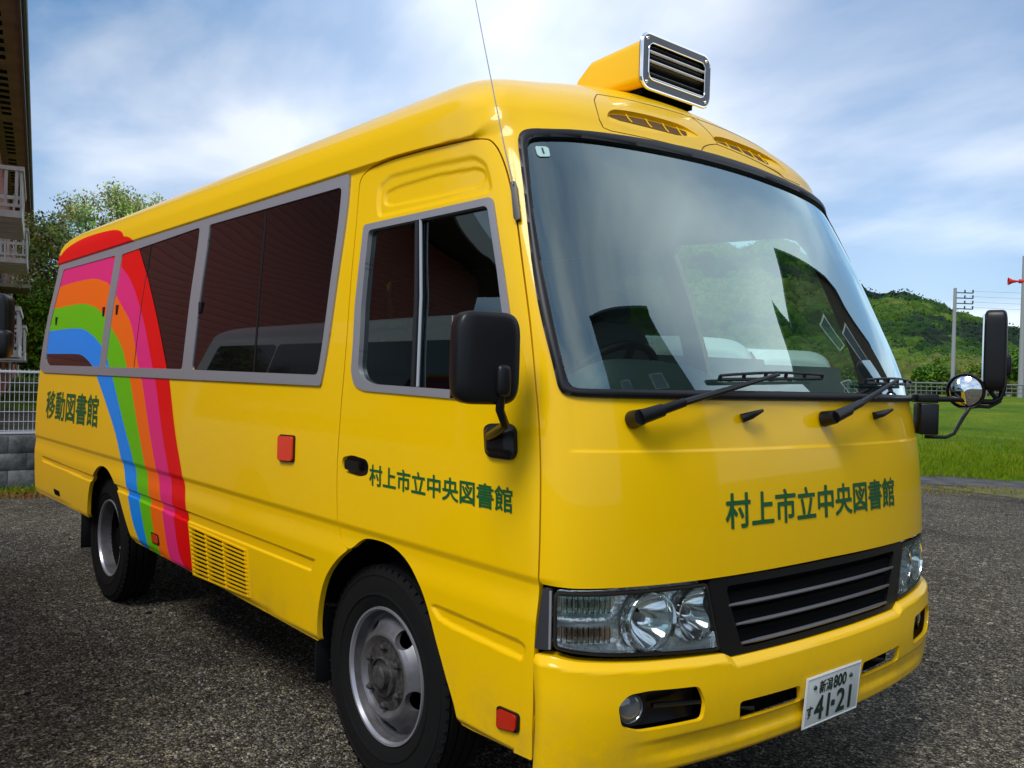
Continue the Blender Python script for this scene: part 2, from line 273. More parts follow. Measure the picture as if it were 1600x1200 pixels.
def clip_patch(name, G, f, A, B, mat_, parent=None, rim=None, NG=None, flip=False, warp=None, extra_rim_dom=False, shade=True):
    """Sheet over the surface G(a,b) where f(a,b)<0, cut cleanly along f=0. rim: function (a,b)->points of the returned edge."""
    a, b = np.meshgrid(A, B)
    if warp is not None: b = b + warp(a, b)
    fv = f(a, b); nb, na = a.shape
    ins = fv < 0
    vid = -np.ones(a.shape, int); pts = []; vid[ins] = np.arange(ins.sum()); pts = list(zip(a[ins], b[ins]))
    ek = {}; faces = []; redge = []
    def cross(i0, j0, i1, j1):
        k = (i0, j0, i1, j1) if (i0, j0) < (i1, j1) else (i1, j1, i0, j0)
        if k in ek: return ek[k]
        f0, f1 = fv[k[0], k[1]], fv[k[2], k[3]]; t = f0 / (f0 - f1); t = min(max(t, .02), .98)
        p = (a[k[0], k[1]] * (1 - t) + a[k[2], k[3]] * t, b[k[0], k[1]] * (1 - t) + b[k[2], k[3]] * t)
        pts.append(p); ek[k] = len(pts) - 1; return ek[k]
    cnt = ins[:-1, :-1].astype(int) + ins[1:, :-1] + ins[:-1, 1:] + ins[1:, 1:]
    full = np.argwhere(cnt == 4)
    for i, j in full: faces.append((vid[i, j], vid[i, j + 1], vid[i + 1, j + 1], vid[i + 1, j]))
    for i, j in np.argwhere((cnt > 0) & (cnt < 4)):
        c = [(i, j), (i, j + 1), (i + 1, j + 1), (i + 1, j)]; poly = []; xs = []
        for k in range(4):
            p, n_ = c[k], c[(k + 1) % 4]
            if ins[p]: poly.append(vid[p])
            if ins[p] != ins[n_]:
                v = cross(*p, *n_); poly.append(v); xs.append((v, ins[p]))
        if len(poly) >= 3: faces.append(tuple(poly))
        for k in range(len(xs)):
            if xs[k][1]:   # leaving the inside: edge runs to the next crossing
                redge.append((xs[k][0], xs[(k + 1) % len(xs)][0]))
    if extra_rim_dom:
        for j in range(na - 1):
            for i, o in ((0, 0), (nb - 1, 1)):
                if ins[i, j] and ins[i, j + 1]: redge.append((vid[i, j], vid[i, j + 1]) if o == 0 else (vid[i, j + 1], vid[i, j]))
        for i in range(nb - 1):
            for j in (0, na - 1):
                if ins[i, j] and ins[i + 1, j]: redge.append((vid[i, j], vid[i + 1, j]))
    if not pts: return None
    P = np.array(pts); V = G(P[:, 0], P[:, 1]); nv = len(V)
    e = 2e-4
    da = G(P[:, 0] + e, P[:, 1]) - G(P[:, 0] - e, P[:, 1]); db = G(P[:, 0], P[:, 1] + e) - G(P[:, 0], P[:, 1] - e)
    Nn = np.cross(da, db); Nn /= np.maximum(np.linalg.norm(Nn, axis=-1, keepdims=True), 1e-12)
    if NG is not None:   # orient outwards
        ref = NG(P[:, 0], P[:, 1]); sgn = np.sign((Nn * ref).sum(-1)); Nn *= sgn[:, None]; flipf = np.median(sgn) < 0
    else: flipf = flip; Nn *= -1 if flip else 1
    if flipf: faces = [t[::-1] for t in faces]
    Vl = [V]; Nl = [Nn]; F = list(faces)
    if rim is not None and redge:
        for lay in (rim if isinstance(rim, list) else [rim]):
            pass
        ru = sorted({x for r in redge for x in r}); im = {x: k for k, x in enumerate(ru)}
        top = V[ru]; ab = P[ru]; bot = rim(ab[:, 0], ab[:, 1])
        base = nv; Vl += [top, bot]; m = len(ru); rn = np.zeros((m, 3))
        for x, y in redge:
            i0, i1 = im[x], im[y]; t = np.cross(top[i1] - top[i0], bot[i0] - top[i0]); l = np.linalg.norm(t)
            if l > 1e-12: rn[i0] += t / l; rn[i1] += t / l
            F.append((base + i0, base + i1, base + m + i1, base + m + i0))
        rn /= np.maximum(np.linalg.norm(rn, axis=-1, keepdims=True), 1e-9); Nl += [rn, rn]
    V = np.concatenate(Vl); Nn = np.concatenate(Nl)
    me = bpy.data.meshes.new(name); me.from_pydata([tuple(p) for p in V], [], [tuple(int(x) for x in t) for t in F]); me.materials.append(mat_)
    me.polygons.foreach_set('use_smooth', [True] * len(me.polygons))
    me.update()
    if shade: me.normals_split_custom_set_from_vertices([tuple(p) for p in Nn])
    return newobj(name, me, parent)
def NO(q, h): return NS(q, h) * NSG
def GS(off):
    """mapping of the bus surface pushed outwards by off (number or function)"""
    def g(q, h):
        o = off(q, h) if callable(off) else off
        return S(q, h) + NO(q, h) * (o[..., None] if hasattr(o, 'shape') and o.shape else o)
    return g
def bus_patch(name, f, qr, hr, res, off, mat_, parent, rim=0, warp=None, hs=None, shade=True):
    A = np.arange(qr[0], qr[1] + res, res); B = hs if hs is not None else np.arange(hr[0], hr[1] + res, res)
    g = GS(off); rm = None
    if rim:
        def rm(q, h):
            o = (off(q, h) if callable(off) else np.full(q.shape, off)) - (rim(q, h) if callable(rim) else rim)
            return S(q, h) + NO(q, h) * o[..., None]
    return clip_patch(name, g, f, A, B, mat_, parent, rm, NO, warp=warp, shade=shade)
def sp(q, h, off=0):
    q = np.array([float(q)]); h = np.array([float(h)]); return Vector((S(q, h) + NO(q, h) * off)[0])
def mir(P): return [(-q, h) for q, h in P][::-1]
def chk(P, n=2):
    """soften a closed outline by corner cutting"""
    P = [np.array(p, float) for p in P]
    for _ in range(n):
        o = []
        for i in range(len(P)):
            a, b = P[i], P[(i + 1) % len(P)]; o += [a * .75 + b * .25, a * .25 + b * .75]
        P = o
    return [tuple(p) for p in P]
def chl(P, n=2):
    """the same for an open line, keeping its ends"""
    P = [np.array(p, float) for p in P]
    for _ in range(n):
        o = [P[0]]
        for a, b in zip(P[:-1], P[1:]): o += [a * .75 + b * .25, a * .25 + b * .75]
        P = o + [P[-1]]
    return [tuple(p) for p in P]
def text_mesh(name, txt, mat_, place, parent, bold=.012, step=.00008):
    """letters as thin mesh, thickened by a fan of copies; place(u, v, k) maps unit coordinates (0..1 across, 0..1 up) to points"""
    cu = bpy.data.curves.new('t', 'FONT'); cu.body = txt; cu.size = 1; cu.resolution_u = 3; cu.fill_mode = 'FRONT'
    o = bpy.data.objects.new('t', cu); COL.objects.link(o); dg = bpy.context.evaluated_depsgraph_get(); dg.update()
    me = bpy.data.meshes.new_from_object(o.evaluated_get(dg)); bpy.data.objects.remove(o)
    co = np.zeros(len(me.vertices) * 3); me.vertices.foreach_get('co', co); co = co.reshape(-1, 3)
    fs = [tuple(p.vertices) for p in me.polygons]; lo = co.min(0); hi = co.max(0); V = []; F = []
    for k in range(9 if bold else 1):
        dx, dy = (0, 0) if k == 0 else (bold * math.cos(k * PI / 4), bold * math.sin(k * PI / 4))
        u = (co[:, 0] + dx - lo[0]) / (hi[0] - lo[0]); v = (co[:, 1] + dy - lo[1]) / (hi[1] - lo[1])
        b = len(V); V += [tuple(map(float, p)) for p in place(u, v, k * step)]; F += [tuple(i + b for i in f) for f in fs]
    bpy.data.meshes.remove(me); me = bpy.data.meshes.new(name); me.from_pydata(V, [], F); me.materials.append(mat_); me.update()
    return newobj(name, me, parent)
# ------------------------------------------------------------------ materials
YEL = mat('yellow_paint', (.94, .56, .0), .34, coat=.42, coatr=.05, spec=.15, var=(1.3, (.925, .545, .0)), bump=(2.4, .10, .012))
def grime(m):      # road film thrown up on the lowest panels
    n = m.node_tree; b = n.nodes['Principled BSDF']; src = b.inputs['Base Color'].links[0].from_socket if b.inputs['Base Color'].links else None
    t = n.nodes.new('ShaderNodeTexCoord'); g = n.nodes.new('ShaderNodeNewGeometry'); sx = n.nodes.new('ShaderNodeSeparateXYZ'); n.links.new(g.outputs['Position'], sx.inputs[0])
    mr = n.nodes.new('ShaderNodeMapRange'); mr.inputs['From Min'].default_value = .66; mr.inputs['From Max'].default_value = .38; n.links.new(sx.outputs['Z'], mr.inputs['Value'])
    no_ = n.nodes.new('ShaderNodeTexNoise'); no_.inputs['Scale'].default_value = 9; no_.inputs['Detail'].default_value = 8; no_.inputs['Roughness'].default_value = .7; n.links.new(g.outputs['Position'], no_.inputs['Vector'])
    r = n.nodes.new('ShaderNodeMapRange'); r.inputs['From Min'].default_value = .42; r.inputs['From Max'].default_value = .75; n.links.new(no_.outputs['Fac'], r.inputs['Value'])
    mu = n.nodes.new('ShaderNodeMath'); mu.operation = 'MULTIPLY'; n.links.new(mr.outputs[0], mu.inputs[0]); n.links.new(r.outputs[0], mu.inputs[1])
    m2 = n.nodes.new('ShaderNodeMath'); m2.operation = 'MULTIPLY'; m2.inputs[1].default_value = .34; n.links.new(mu.outputs[0], m2.inputs[0])
    mx_ = n.nodes.new('ShaderNodeMix'); mx_.data_type = 'RGBA'; n.links.new(m2.outputs[0], mx_.inputs['Factor'])
    if src: n.links.new(src, mx_.inputs['A'])
    else: mx_.inputs['A'].default_value = b.inputs['Base Color'].default_value
    mx_.inputs['B'].default_value = (.20, .14, .07, 1); n.links.new(mx_.outputs['Result'], b.inputs['Base Color'])
grime(YEL)
RUB = mat('black_rubber', (.006, .006, .007), .42, spec=.35)
PLA = mat('black_plastic', (.006, .006, .007), .36, spec=.35, bump=(900, .08, .0005))
TYR = mat('tyre_rubber', (.006, .006, .006), .85, spec=.2, bump=(120, .25, .002))
DRK = mat('dark_void', (.003, .003, .003), .9, spec=.1)
ALU = mat('window_aluminium', (.31, .305, .325), .40, metal=.3)
TIN = mat('tinted_glass', (.004, .0035, .004), .015, spec=.5); TIN.node_tree.nodes['Principled BSDF'].inputs['IOR'].default_value = 1.5
CHR = mat('chrome', (.85, .87, .88), .07, metal=1); BOWL = mat('lamp_bowl', (.93, .96, .96), .07, metal=.85)
LENS = glass_mat('clear_lens', (.97, .99, .98), 1.45, 0, .9)
WSG = glass_mat('windscreen_glass', (.76, .95, .86), 1.52, .085, 2.5)
DGL = glass_mat('door_glass', (.30, .38, .35), 1.55, .04)
INT = mat('interior_lining', (.10, .105, .10), .8)
DASH = mat('dashboard_plastic', (.20, .24, .225), .7, bump=(200, .2, .001))
SEAT = mat('seat_cloth', (.045, .05, .055), .9)
RIM = mat('steel_rim', (.20, .20, .215), .42, metal=.55, var=(14, (.13, .12, .12)))
HUB = mat('worn_hub', (.13, .122, .118), .5, metal=.6, var=(40, (.055, .05, .045)))
GRN = mat('green_lettering', (.004, .10, .02), .5)
RED = mat('red_lens', (.55, .02, .004), .15, coat=.6)
ORG = mat('orange_lens', (.75, .10, .005), .15, coat=.6)
STRIPE = [mat('stripe_' + n, c, .36, coat=.14, coatr=.06, spec=.18) for n, c in (('red', (.80, .001, .001)), ('pink', (.80, .025, .19)), ('orange', (.95, .15, .001)), ('green', (.13, .51, .001)), ('blue', (.001, .26, .88)))]
WHT = mat('white_paint', (.72, .73, .72), .3, coat=.5)
PLT = mat('plate_white', (.62, .66, .64), .4)
PGR = mat('plate_green', (.004, .03, .015), .5)
SIL = mat('silver_trim', (.42, .43, .45), .35, metal=.5)

# ------------------------------------------------------------------ the minibus
bus = empty('minibus', (0, 0, 0), 'yellow minibus with a rainbow over its side, green lettering and roof loudspeaker', 'bus')
arch = K['arch'][:-1] + [(1.43, .30), (2.224, .30)]
arch = chl(K['arch']) + [(1.43, .25), (2.224, .25)]
rarch = chl(K['rarch']) + [(4.068, .25), (4.976, .25)]
door = K['door'][:16]; door = chl(K['door'][17:] + door) + [K['door'][16]]
door_l = mir(door)
ws_o = rnd([p for p in K['wsO'] if p[0] > .15], .02, 3) if 0 else [p for p in K['wsO'] if p[0] > .15]
ws_t = [p for p in K['wsT'] if p[0] > .1][1:]
R_ = ws_o + [(0., 1.394)]
wsO = R_ + mir(R_[:-1]) + [(-q, h) for q, h in ws_t] + [(0, 2.262)] + ws_t[::-1]
ri = [p for p in K['wsI'] if p[0] > .15]; ti = [p for p in K['wsTI'] if p[0] > .1][1:]
ri = ri + [(0., 1.421)]
wsI = chk(ri + mir(ri[:-1]) + [(-q, h) for q, h in ti] + [(0, 2.222)] + ti[::-1]); wsO = chk(wsO)
band = rnd([(1.886, 2.208), (2.204, 1.394), (6.08, 1.402), (6.22, 1.44), (6.28, 1.7), (6.22, 2.208)], .012)
panes = [rnd(K['pane1'], .02), rnd(K['pane2'], .02), rnd([(4.808, 2.155), (4.799, 1.453), (5.96, 1.456), (6.06, 1.49), (6.10, 1.75), (6.05, 2.162)], .02)]
band_l = mir(band); panes_l = [mir(p) for p in panes]
stampP = rnd(K['stamp'][:-1] + [(1.119, 2.012), (1.739, 2.012)], .02); stampI = rnd(K['stampi'][:-1] + [(1.173, 2.036), (1.66, 2.045)], .03)
sf = rnd(K['sf'], .01, 3)
rt, rb = K['rt'], K['rb']
recess = rt + rb[::-1]
recess_a = [p for p in recess]
sillq, sillh = [0, 1.12, 1.43, 2.237, 2.71, 3.361, 4.066, 5.0, 5.5, 6.1, 7.4], [.38, .385, .39, .428, .442, .456, .472, .488, .497, .50, .52]
def SILL(q): return np.interp(np.abs(q), sillq, sillh)
SC1 = chk([(0.618, 2.268), (0.594, 2.280), (0.555, 2.290), (0.437, 2.297), (0.296, 2.298), (0.197, 2.295), (0.146, 2.282), (0.105, 2.271), (0.35, 2.262), (0.623, 2.260)], 1)
SC2 = chk([(0.022, 2.278), (0, 2.288), (-.06, 2.297), (-0.145, 2.299), (-0.339, 2.295), (-0.457, 2.282), (-0.50, 2.268), (-0.515, 2.260), (-.25, 2.266), (0.022, 2.273)], 1)
def disp(q, h, gut=True):
    s = np.abs(q); h = np.broadcast_to(h, s.shape)
    d = np.zeros(s.shape)
    w = np.interp(s, [.8, 1.0, 1.12], [.30, .09, .012]); g = np.interp(s, [.8, 1.0, 1.2, 1.7, 1.88], [2.22, 2.19, 2.196, 2.204, 2.204])
    if gut: d += .016 * sst((s - .80) / .28) * sst((h - g) / w)                # gutter: the roof stands proud of the side
    cr = .905 + .006 * (s - 1); side = sst((s - 1.0) / .1)
    d -= .008 * side * (sst((cr - h) / .03) - sst((cr - .045 - h) / .09))                     # soft crease
    m = (s > 2.2) & (s < 6.1) & (h > .6) & (h < .85)
    if m.any():
        z = np.zeros(s.shape); z[m] = sst(.5 - sdp(recess_a, s[m], h[m]) / .010); d -= .010 * z
    m = (s > 1.1) & (s < 1.6) & (h > .6) & (h < .8)
    if m.any():
        z = np.zeros(s.shape); z[m] = sst(.5 - sdp(sf, s[m], h[m]) / .018); d -= .009 * z
    m = (s > 1.05) & (s < 1.8) & (h > 1.97) & (h < 2.2)
    if m.any():
        z = np.zeros(s.shape); z[m] = .007 * sst(.5 - sdp(stampP, s[m], h[m]) / .022) + .006 * sst(.5 - sdp(stampI, s[m], h[m]) / .016); d -= z
    d -= .003 * sst((h - 1.245) / .006) * sst((1.02 - s) / .03) * (h < 1.6)                      # panel step under the windscreen
    d -= .012 * sst((SILL(q) + .025 - h) / .025) * (s > 1.2)
    return d
def front_zone(q, h):      # lamps, grille and bumper: below this line the front is not body
    s = np.abs(q); top = np.interp(s, [0, .57, 1.0, 1.118], [.887, .884, .884, .888])
    return np.maximum(h - top, s - 1.118)
def big(*a):
    o = a[0]
    for x in a[1:]: o = np.maximum(o, x)
    return o
OP1 = chk([(0.607, 2.2675), (0.575, 2.283), (0.441, 2.290), (0.305, 2.291), (0.178, 2.286), (0.186, 2.270), (0.4, 2.2675)], 1)
OP2 = chk([(.005, 2.273), (-.03, 2.286), (-0.10, 2.290), (-0.248, 2.289), (-0.400, 2.280), (-0.388, 2.267), (-.2, 2.267)], 1)
grl = K['grl']
def lwin(q, h):  # clear front side window and rear ones of the far side
    return np.minimum(sdp(lw[0], q, h), np.minimum(sdp(lw[1], q, h), sdp(lw[2], q, h)))
lw = [rnd([(-1.16, 2.12), (-1.885, 2.15), (-1.96, 1.40), (-1.22, 1.40)], .08), rnd([(-1.98, 2.15), (-2.95, 2.15), (-3.0, 1.44), (-2.07, 1.42)], .05), rnd([(-3.1, 2.15), (-4.6, 2.15), (-4.6, 1.44), (-3.16, 1.44)], .05)]
def f_body(q, h):
    return big(-sdp(wsO, q, h) - .004, -front_zone(q, h), -(sdp(door, q, h) - .0028), -sdp(arch, q, h), -sdp(rarch, q, h), -sdp(mir(arch), q, h), -sdp(mir(rarch), q, h),
               -sdp(grl, q, h), -lwin(q, h), -sdp(SC1, q, h), -sdp(SC2, q, h), SILL(q) - h, -(sdp(rnd(K['handle'], .02), q, h)))
hsb = np.unique(np.round(np.concatenate([np.arange(.36, .62, .02), np.arange(.62, .97, .0065), np.arange(.97, 1.24, .03), [1.238, 1.2425, 1.246, 1.25, 1.255], np.arange(1.27, 2.17, .0275), np.arange(2.175, 2.245, .0065), np.arange(2.245, 2.302, .0028), np.arange(2.304, 2.42, .0085), np.arange(2.43, 3.2, .03), np.arange(3.2, 3.2595, .01), [3.2595]]), 5))
def wp(q, h):
    s = np.abs(q); k = np.interp(s, [0, 2.2, 6.1, 7.4], [0, 0, .045, .045]); return k * np.interp(h, [.4, .6, .8, 1.1], [0, 1, 1, 0])
bus_patch('body', f_body, (-QE, QE), None, .0155, disp, YEL, bus, rim=.022, hs=hsb, warp=wp)
# driver's door
def f_door(q, h): return big(sdp(door, q, h) + .0028, -sdp(rnd(K['dwin'], .02), q, h), -sdp(rnd(K['handle'], .02), q, h), (SILL(q) - .0) - h)
dd = bus_patch('driver_door', f_door, (1.02, 2.12), (.36, 2.24), .0058, lambda q, h: disp(q, h, False), YEL, bus, rim=.018)
dwO, dwI = rnd(K['dwinO'], .02), rnd(K['dwin'], .02)
bus_patch('window_frame', lambda q, h: big(sdp(dwO, q, h), -sdp([(1.498 + (p[0] - 1.498) * .955, 1.69 + (p[1] - 1.69) * .955) for p in dwI], q, h)), (1.08, 2.02), (1.35, 2.02), .006, .006, ALU, dd, rim=.02)
bus_patch('window_glass', lambda q, h: sdp(dwI, q, h), (1.08, 2.02), (1.35, 2.02), .03, -.012, DGL, dd)
m = MB(); m.tube([sp(1.491, 1.965, .0), sp(1.55, 1.70, .0), sp(1.62, 1.405, .0)], .006, 8); m.build('window_divider', SIL, dd)
m = MB(); m.tube([sp(1.512, 1.965, -.005), sp(1.575, 1.70, -.005), sp(1.645, 1.405, -.005)], .013, 8); m.build('window_slider', RUB, dd)
hp = rnd(K['handle'], .02)
hd = bus_patch('door_handle', lambda q, h: sdp(hp, q, h), (1.85, 2.1), (1.05, 1.18), .006, lambda q, h: -.018 + 0 * q, PLA, dd)
bus_patch('handle_lever', lambda q, h: sdp(rnd([(2.04, 1.135), (1.95, 1.135), (1.95, 1.10), (2.04, 1.10)], .012), q, h), (1.9, 2.1), (1.08, 1.16), .004, .004, PLA, hd, rim=.02)
# inner linings
IN = lambda o: (lambda q, h: np.full(np.shape(q), o))
bus_patch('interior_lining', lambda q, h: big(-sdp(wsO, q, h), -sdp(dwI, q, h), -lwin(q, h), .93 - h), (-QE + .02, QE - .02), (.9, 3.24), .05, IN(-.035), INT, bus)
bus_patch('wheel_house', lambda q, h: big(-sdp(arch, q, h), -sdp(rarch, q, h), -sdp(mir(arch), q, h), -sdp(mir(rarch), q, h), SILL(q) + .01 - h, 1.12 - np.abs(q)), (-QE, QE), (.4, .97), .04, IN(-.028), DRK, bus)
m = MB(); m.box((-2.15, 0, .70), (5.6, 1.42, .52)); m.box((-.0, 0, .945), (1.85, 1.9, .02)); m.box((-2.9, 0, .945), (4.0, 1.92, .02)); m.box((-1.3, 0, .72), (1.6, 1.9, .3)); m.box((-4.3, 0, .75), (.9, 1.9, .3)); m.box((.8, 0, .62), (.36, 1.5, .4)); m.build('chassis', DRK, bus)
# windscreen
bus_patch('windscreen', lambda q, h: sdp(wsO, q, h) + .01, (-1.1, 1.1), (1.36, 2.3), .03, -.004, WSG, bus)
bus_patch('windscreen_seal', lambda q, h: big(sdp(wsO, q, h), -sdp(wsI, q, h)), (-1.08, 1.08), (1.36, 2.3), .009, lambda q, h: .003 + .011 * np.sqrt(np.clip(1 - .85 * (2 * np.abs(sdp(wsO, q, h)) / (np.abs(sdp(wsO, q, h)) + np.abs(sdp(wsI, q, h)) + 1e-6) - 1) ** 2, 0, 1)), RUB, bus, rim=.02)
m = MB()
P8 = K['stick']
def quadpatch(name, P, off, mt, par, res=.008): return bus_patch(name, lambda q, h: sdp(P, q, h), (min(p[0] for p in P) - res, max(p[0] for p in P) + res), (min(p[1] for p in P) - res, max(p[1] for p in P) + res), res, off, mt, par)
ST = mat('sticker_paper', (.42, .62, .58), .5)
stk = quadpatch('inspection_sticker', P8, -.001, ST, bus)
text_mesh('lettering', '1', mat('sticker_ink', (.02, .03, .03), .5), lambda u, v, k: S(.926 - .006 * u, 2.130 + .020 * v) + NO(.926 - .006 * u, 2.130 + .020 * v) * .001, stk, .0)
# side windows
def band_side(sgn):
    bd = band if sgn > 0 else band_l; pn = panes if sgn > 0 else panes_l
    fr = bus_patch('side_window_frame', lambda q, h: big(sdp(bd, q, h), *[-sdp(p, q, h) for p in pn]), (1.85, 6.2) if sgn > 0 else (-6.2, -1.85), (1.37, 2.24), .009, .009, ALU, bus, rim=.010)
    for k, p in enumerate(pn):
        if sgn < 0 and k < 2: continue
        quadpatch('window_pane', [(1.0 * a, b) for a, b in p], .0025, TIN, fr, .03)
band_side(1)
frl = bus_patch('side_window_frame', lambda q, h: big(np.minimum(sdp([(-1.12, 2.16), (-1.92, 2.19), (-2.0, 1.36), (-1.18, 1.36)], q, h), sdp([(-1.93, 2.19), (-4.65, 2.19), (-4.65, 1.4), (-2.02, 1.38)], q, h)), -lwin(q, h)), (-4.7, -1.1), (1.34, 2.22), .02, .012, ALU, bus, rim=.008)
CLG = glass_mat('side_glass_clear', (.62, .80, .72), 1.45); DKG = glass_mat('side_glass_dark', (.16, .22, .21), 1.45)
quadpatch('window_pane', lw[0], -.005, CLG, frl, .04)
for k in (1, 2): quadpatch('window_pane', lw[k], -.005, DKG, frl, .05)
for P in ([(2.650, 2.155), (2.636, 2.155), (2.745, 1.44), (2.759, 1.44)], [(4.160, 2.15), (4.148, 2.15), (4.20, 1.45), (4.212, 1.45)]):
    bus_patch('pane_edge', lambda q, h: sdp(P, q, h), (P[1][0] - .01, P[3][0] + .02), (1.43, 2.17), .006, .0045, RUB, bus, rim=.004)
for q, h in ((4.86, 1.80), (4.60, 1.80), (5.95, 1.78), (3.33, 1.75)):
    m = MB(); c = sp(q, h, .006); m.box(c, (.03, .012, .06)); m.build('window_latch', PLA, bus, .004)
# rainbow: five stripes laid over panels and glass
def stripe_pts(a):
    return K[a]
QA0 = -QE + .0155 * math.ceil((3.15 + QE) / .0155)
nm = ('red', 'pink', 'orange', 'green', 'blue')
def woff(q, h):
    return disp(q, h) + .0015 + .0030 * (sdp(band, q, h) < .0)
for k in range(5):
    a, b = K['B%d' % k], K['B%d' % (k + 1)]
    a = chl(a); b = chl(b); a2 = [(a[0][0] - .0, .30)] + a + [(6.9, a[-1][1])]; b2 = [(b[0][0], .30)] + b + [(6.9, b[-1][1])]
    P = a2 + b2[::-1]
    fs = lambda q, h: big(sdp(P, q, h), -sdp(rarch, q, h) + .004, -sdp(grl, q, h) + .004, SILL(q) + .002 - h)
    st = bus_patch('rainbow_stripe', fs, (QA0, 6.3), None, .0155, woff, STRIPE[k], bus, hs=hsb[hsb < 2.36], warp=wp)
    st['label'] = nm[k] + ' rainbow stripe'
# side louvre
lv = empty('side_vent', (0, 0, 0)); lv.parent = bus
rows = 11; q0, q1 = 2.782, 3.35
def gh(s, t):  # s 0..1 rear->front along q ; t 0..1 up
    a = np.array(grl[1]) * (1 - t) + np.array(grl[0]) * t; b = np.array(grl[2]) * (1 - t) + np.array(grl[3]) * t; return a * (1 - s) + b * s
bus_patch('vent_backing', lambda q, h: sdp(grl, q, h) - .01, (2.7, 3.45), (.44, .71), .03, -.03, DRK, lv)
m = MB()
def strip(m, pts, w, th, off):
    """flat bar lying on the surface along pts (q,h)"""
    for (qa, ha), (qb, hb) in zip(pts[:-1], pts[1:]):
        d = np.array([qb - qa, hb - ha]); d = d / np.linalg.norm(d); nn = np.array([-d[1], d[0]]) * w / 2
        c = [(qa + nn[0], ha + nn[1]), (qb + nn[0], hb + nn[1]), (qb - nn[0], hb - nn[1]), (qa - nn[0], ha - nn[1])]
        T = [sp(q, h, off) for q, h in c]; B = [sp(q, h, off - th) for q, h in c]
        m.add(T + B, [(0, 1, 2, 3), (7, 6, 5, 4), (0, 4, 5, 1), (1, 5, 6, 2), (2, 6, 7, 3), (3, 7, 4, 0)])
for i in range(rows + 1):
    t = i / rows; strip(m, [tuple(gh(-.01, t)), tuple(gh(1.01, t))], .0068, .007, .006)
for s in (0, .30, .62, 1.0): strip(m, [tuple(gh(s, -.02)), tuple(gh(s, 1.02))], .016 if s in (.30, .62) else .03, .018, .003)
m.build('vent_louvre', YEL, lv)
# lettering
def surf_text(txt, qa, qb, ha, hb, off=.0012, parent=bus, bold=.022, ha2=None, hb2=None):
    ha2 = ha if ha2 is None else ha2; hb2 = hb if hb2 is None else hb2
    def place(u, v, k):
        q = qa + (qb - qa) * u; h = (ha + (ha2 - ha) * u) * (1 - v) + (hb + (hb2 - hb) * u) * v
        return S(q, h) + NO(q, h) * (disp(q, h) + off + k)[:, None]
    return text_mesh('lettering', txt, GRN, place, parent, bold)
surf_text('村上市立中央図書館', 1.888, 1.205, 1.062, 1.132, parent=dd)
surf_text('村上市立中央図書館', .502, -.494, 1.020, 1.121)
surf_text('移動図書館', 5.945, 4.785, 1.074, 1.272, bold=.022)
# small side lamps
def lampbox(name, P, mt, par=bus, th=.014):
    b = bus_patch(name, lambda q, h: sdp(rnd(P, .012), q, h), (min(p[0] for p in P) - .01, max(p[0] for p in P) + .01), (min(p[1] for p in P) - .01, max(p[1] for p in P) + .01), .004, th, mt, par, rim=th + .01)
    return b
def grow(P, d):
    c = np.mean(np.array(P), 0); return [tuple(c + (np.array(p) - c) * (1 + d / np.linalg.norm(np.array(p) - c))) for p in P]
for s, P in ((1, K['orange']),):
    b = lampbox('indicator_lamp', grow(P, .006), RUB, bus, .006); lampbox('lens', grow(P, -.002), mat('indicator_lens', (.80, .035, .004), .2, coat=.6), b, .016)
b = lampbox('marker_lamp', grow(K['redlamp'], .006), RUB, dd, .006); lampbox('lens', grow(K['redlamp'], -.003), RED, b, .012)
b = lampbox('side_reflector', grow(K['rfl'], .012), RUB, bus, .006); lampbox('lens', K['rfl'], mat('amber', (.6, .05, .004), .2), b, .010)
lampbox('tow_hook_cover', K['rmk'], DRK, bus, .003)
# bumper
FOGL = mat('fog_lens', (.20, .215, .22), .12, coat=.9, metal=.3)
bq, bh = [0, .153, .481, .514, .812, .996, 1.064, 1.118], [.646, .646, .648, .664, .678, .690, .700, .698]
def BT(q): return np.interp(np.abs(q), bq, bh)
def bdisp(q, h):
    s = np.abs(q); t = BT(q)
    d = .022 * sst((t + .006 - h) / .03) - .0
    d = d - .014 * sst((.478 - h) / .02) * sst((.9 - s) / .3) + .010 * sst((.435 - h) / .03) * sst((.9 - s) / .3) - .02 * sst((.385 - h) / .03)
    return d * sst((1.14 - s) / .06)
fogP = rnd([(.895, .575), (.862, .602), (.80, .606), (.634, .596), (.612, .55), (.619, .502), (.835, .503), (.885, .52)], .015)
mid = rnd([(.475, .527), (.190, .522), (.178, .466), (.472, .470)], .012)
def f_bump(q, h): s = np.abs(q); return big(h - BT(q), .368 - h, s - 1.112, -sdp(fogP, s, h), -sdp(mid, s, h))
bp = bus_patch('front_bumper', f_bump, (-1.125, 1.125), (.35, .72), .0075, bdisp, YEL, bus, rim=lambda q, h: np.where(h > .63, .048, .014))
bus_patch('bumper_backing', lambda q, h: big(np.abs(q) - 1.10, .38 - h, h - .90), (-1.12, 1.12), (.36, .92), .03, -.12, DRK, bus)
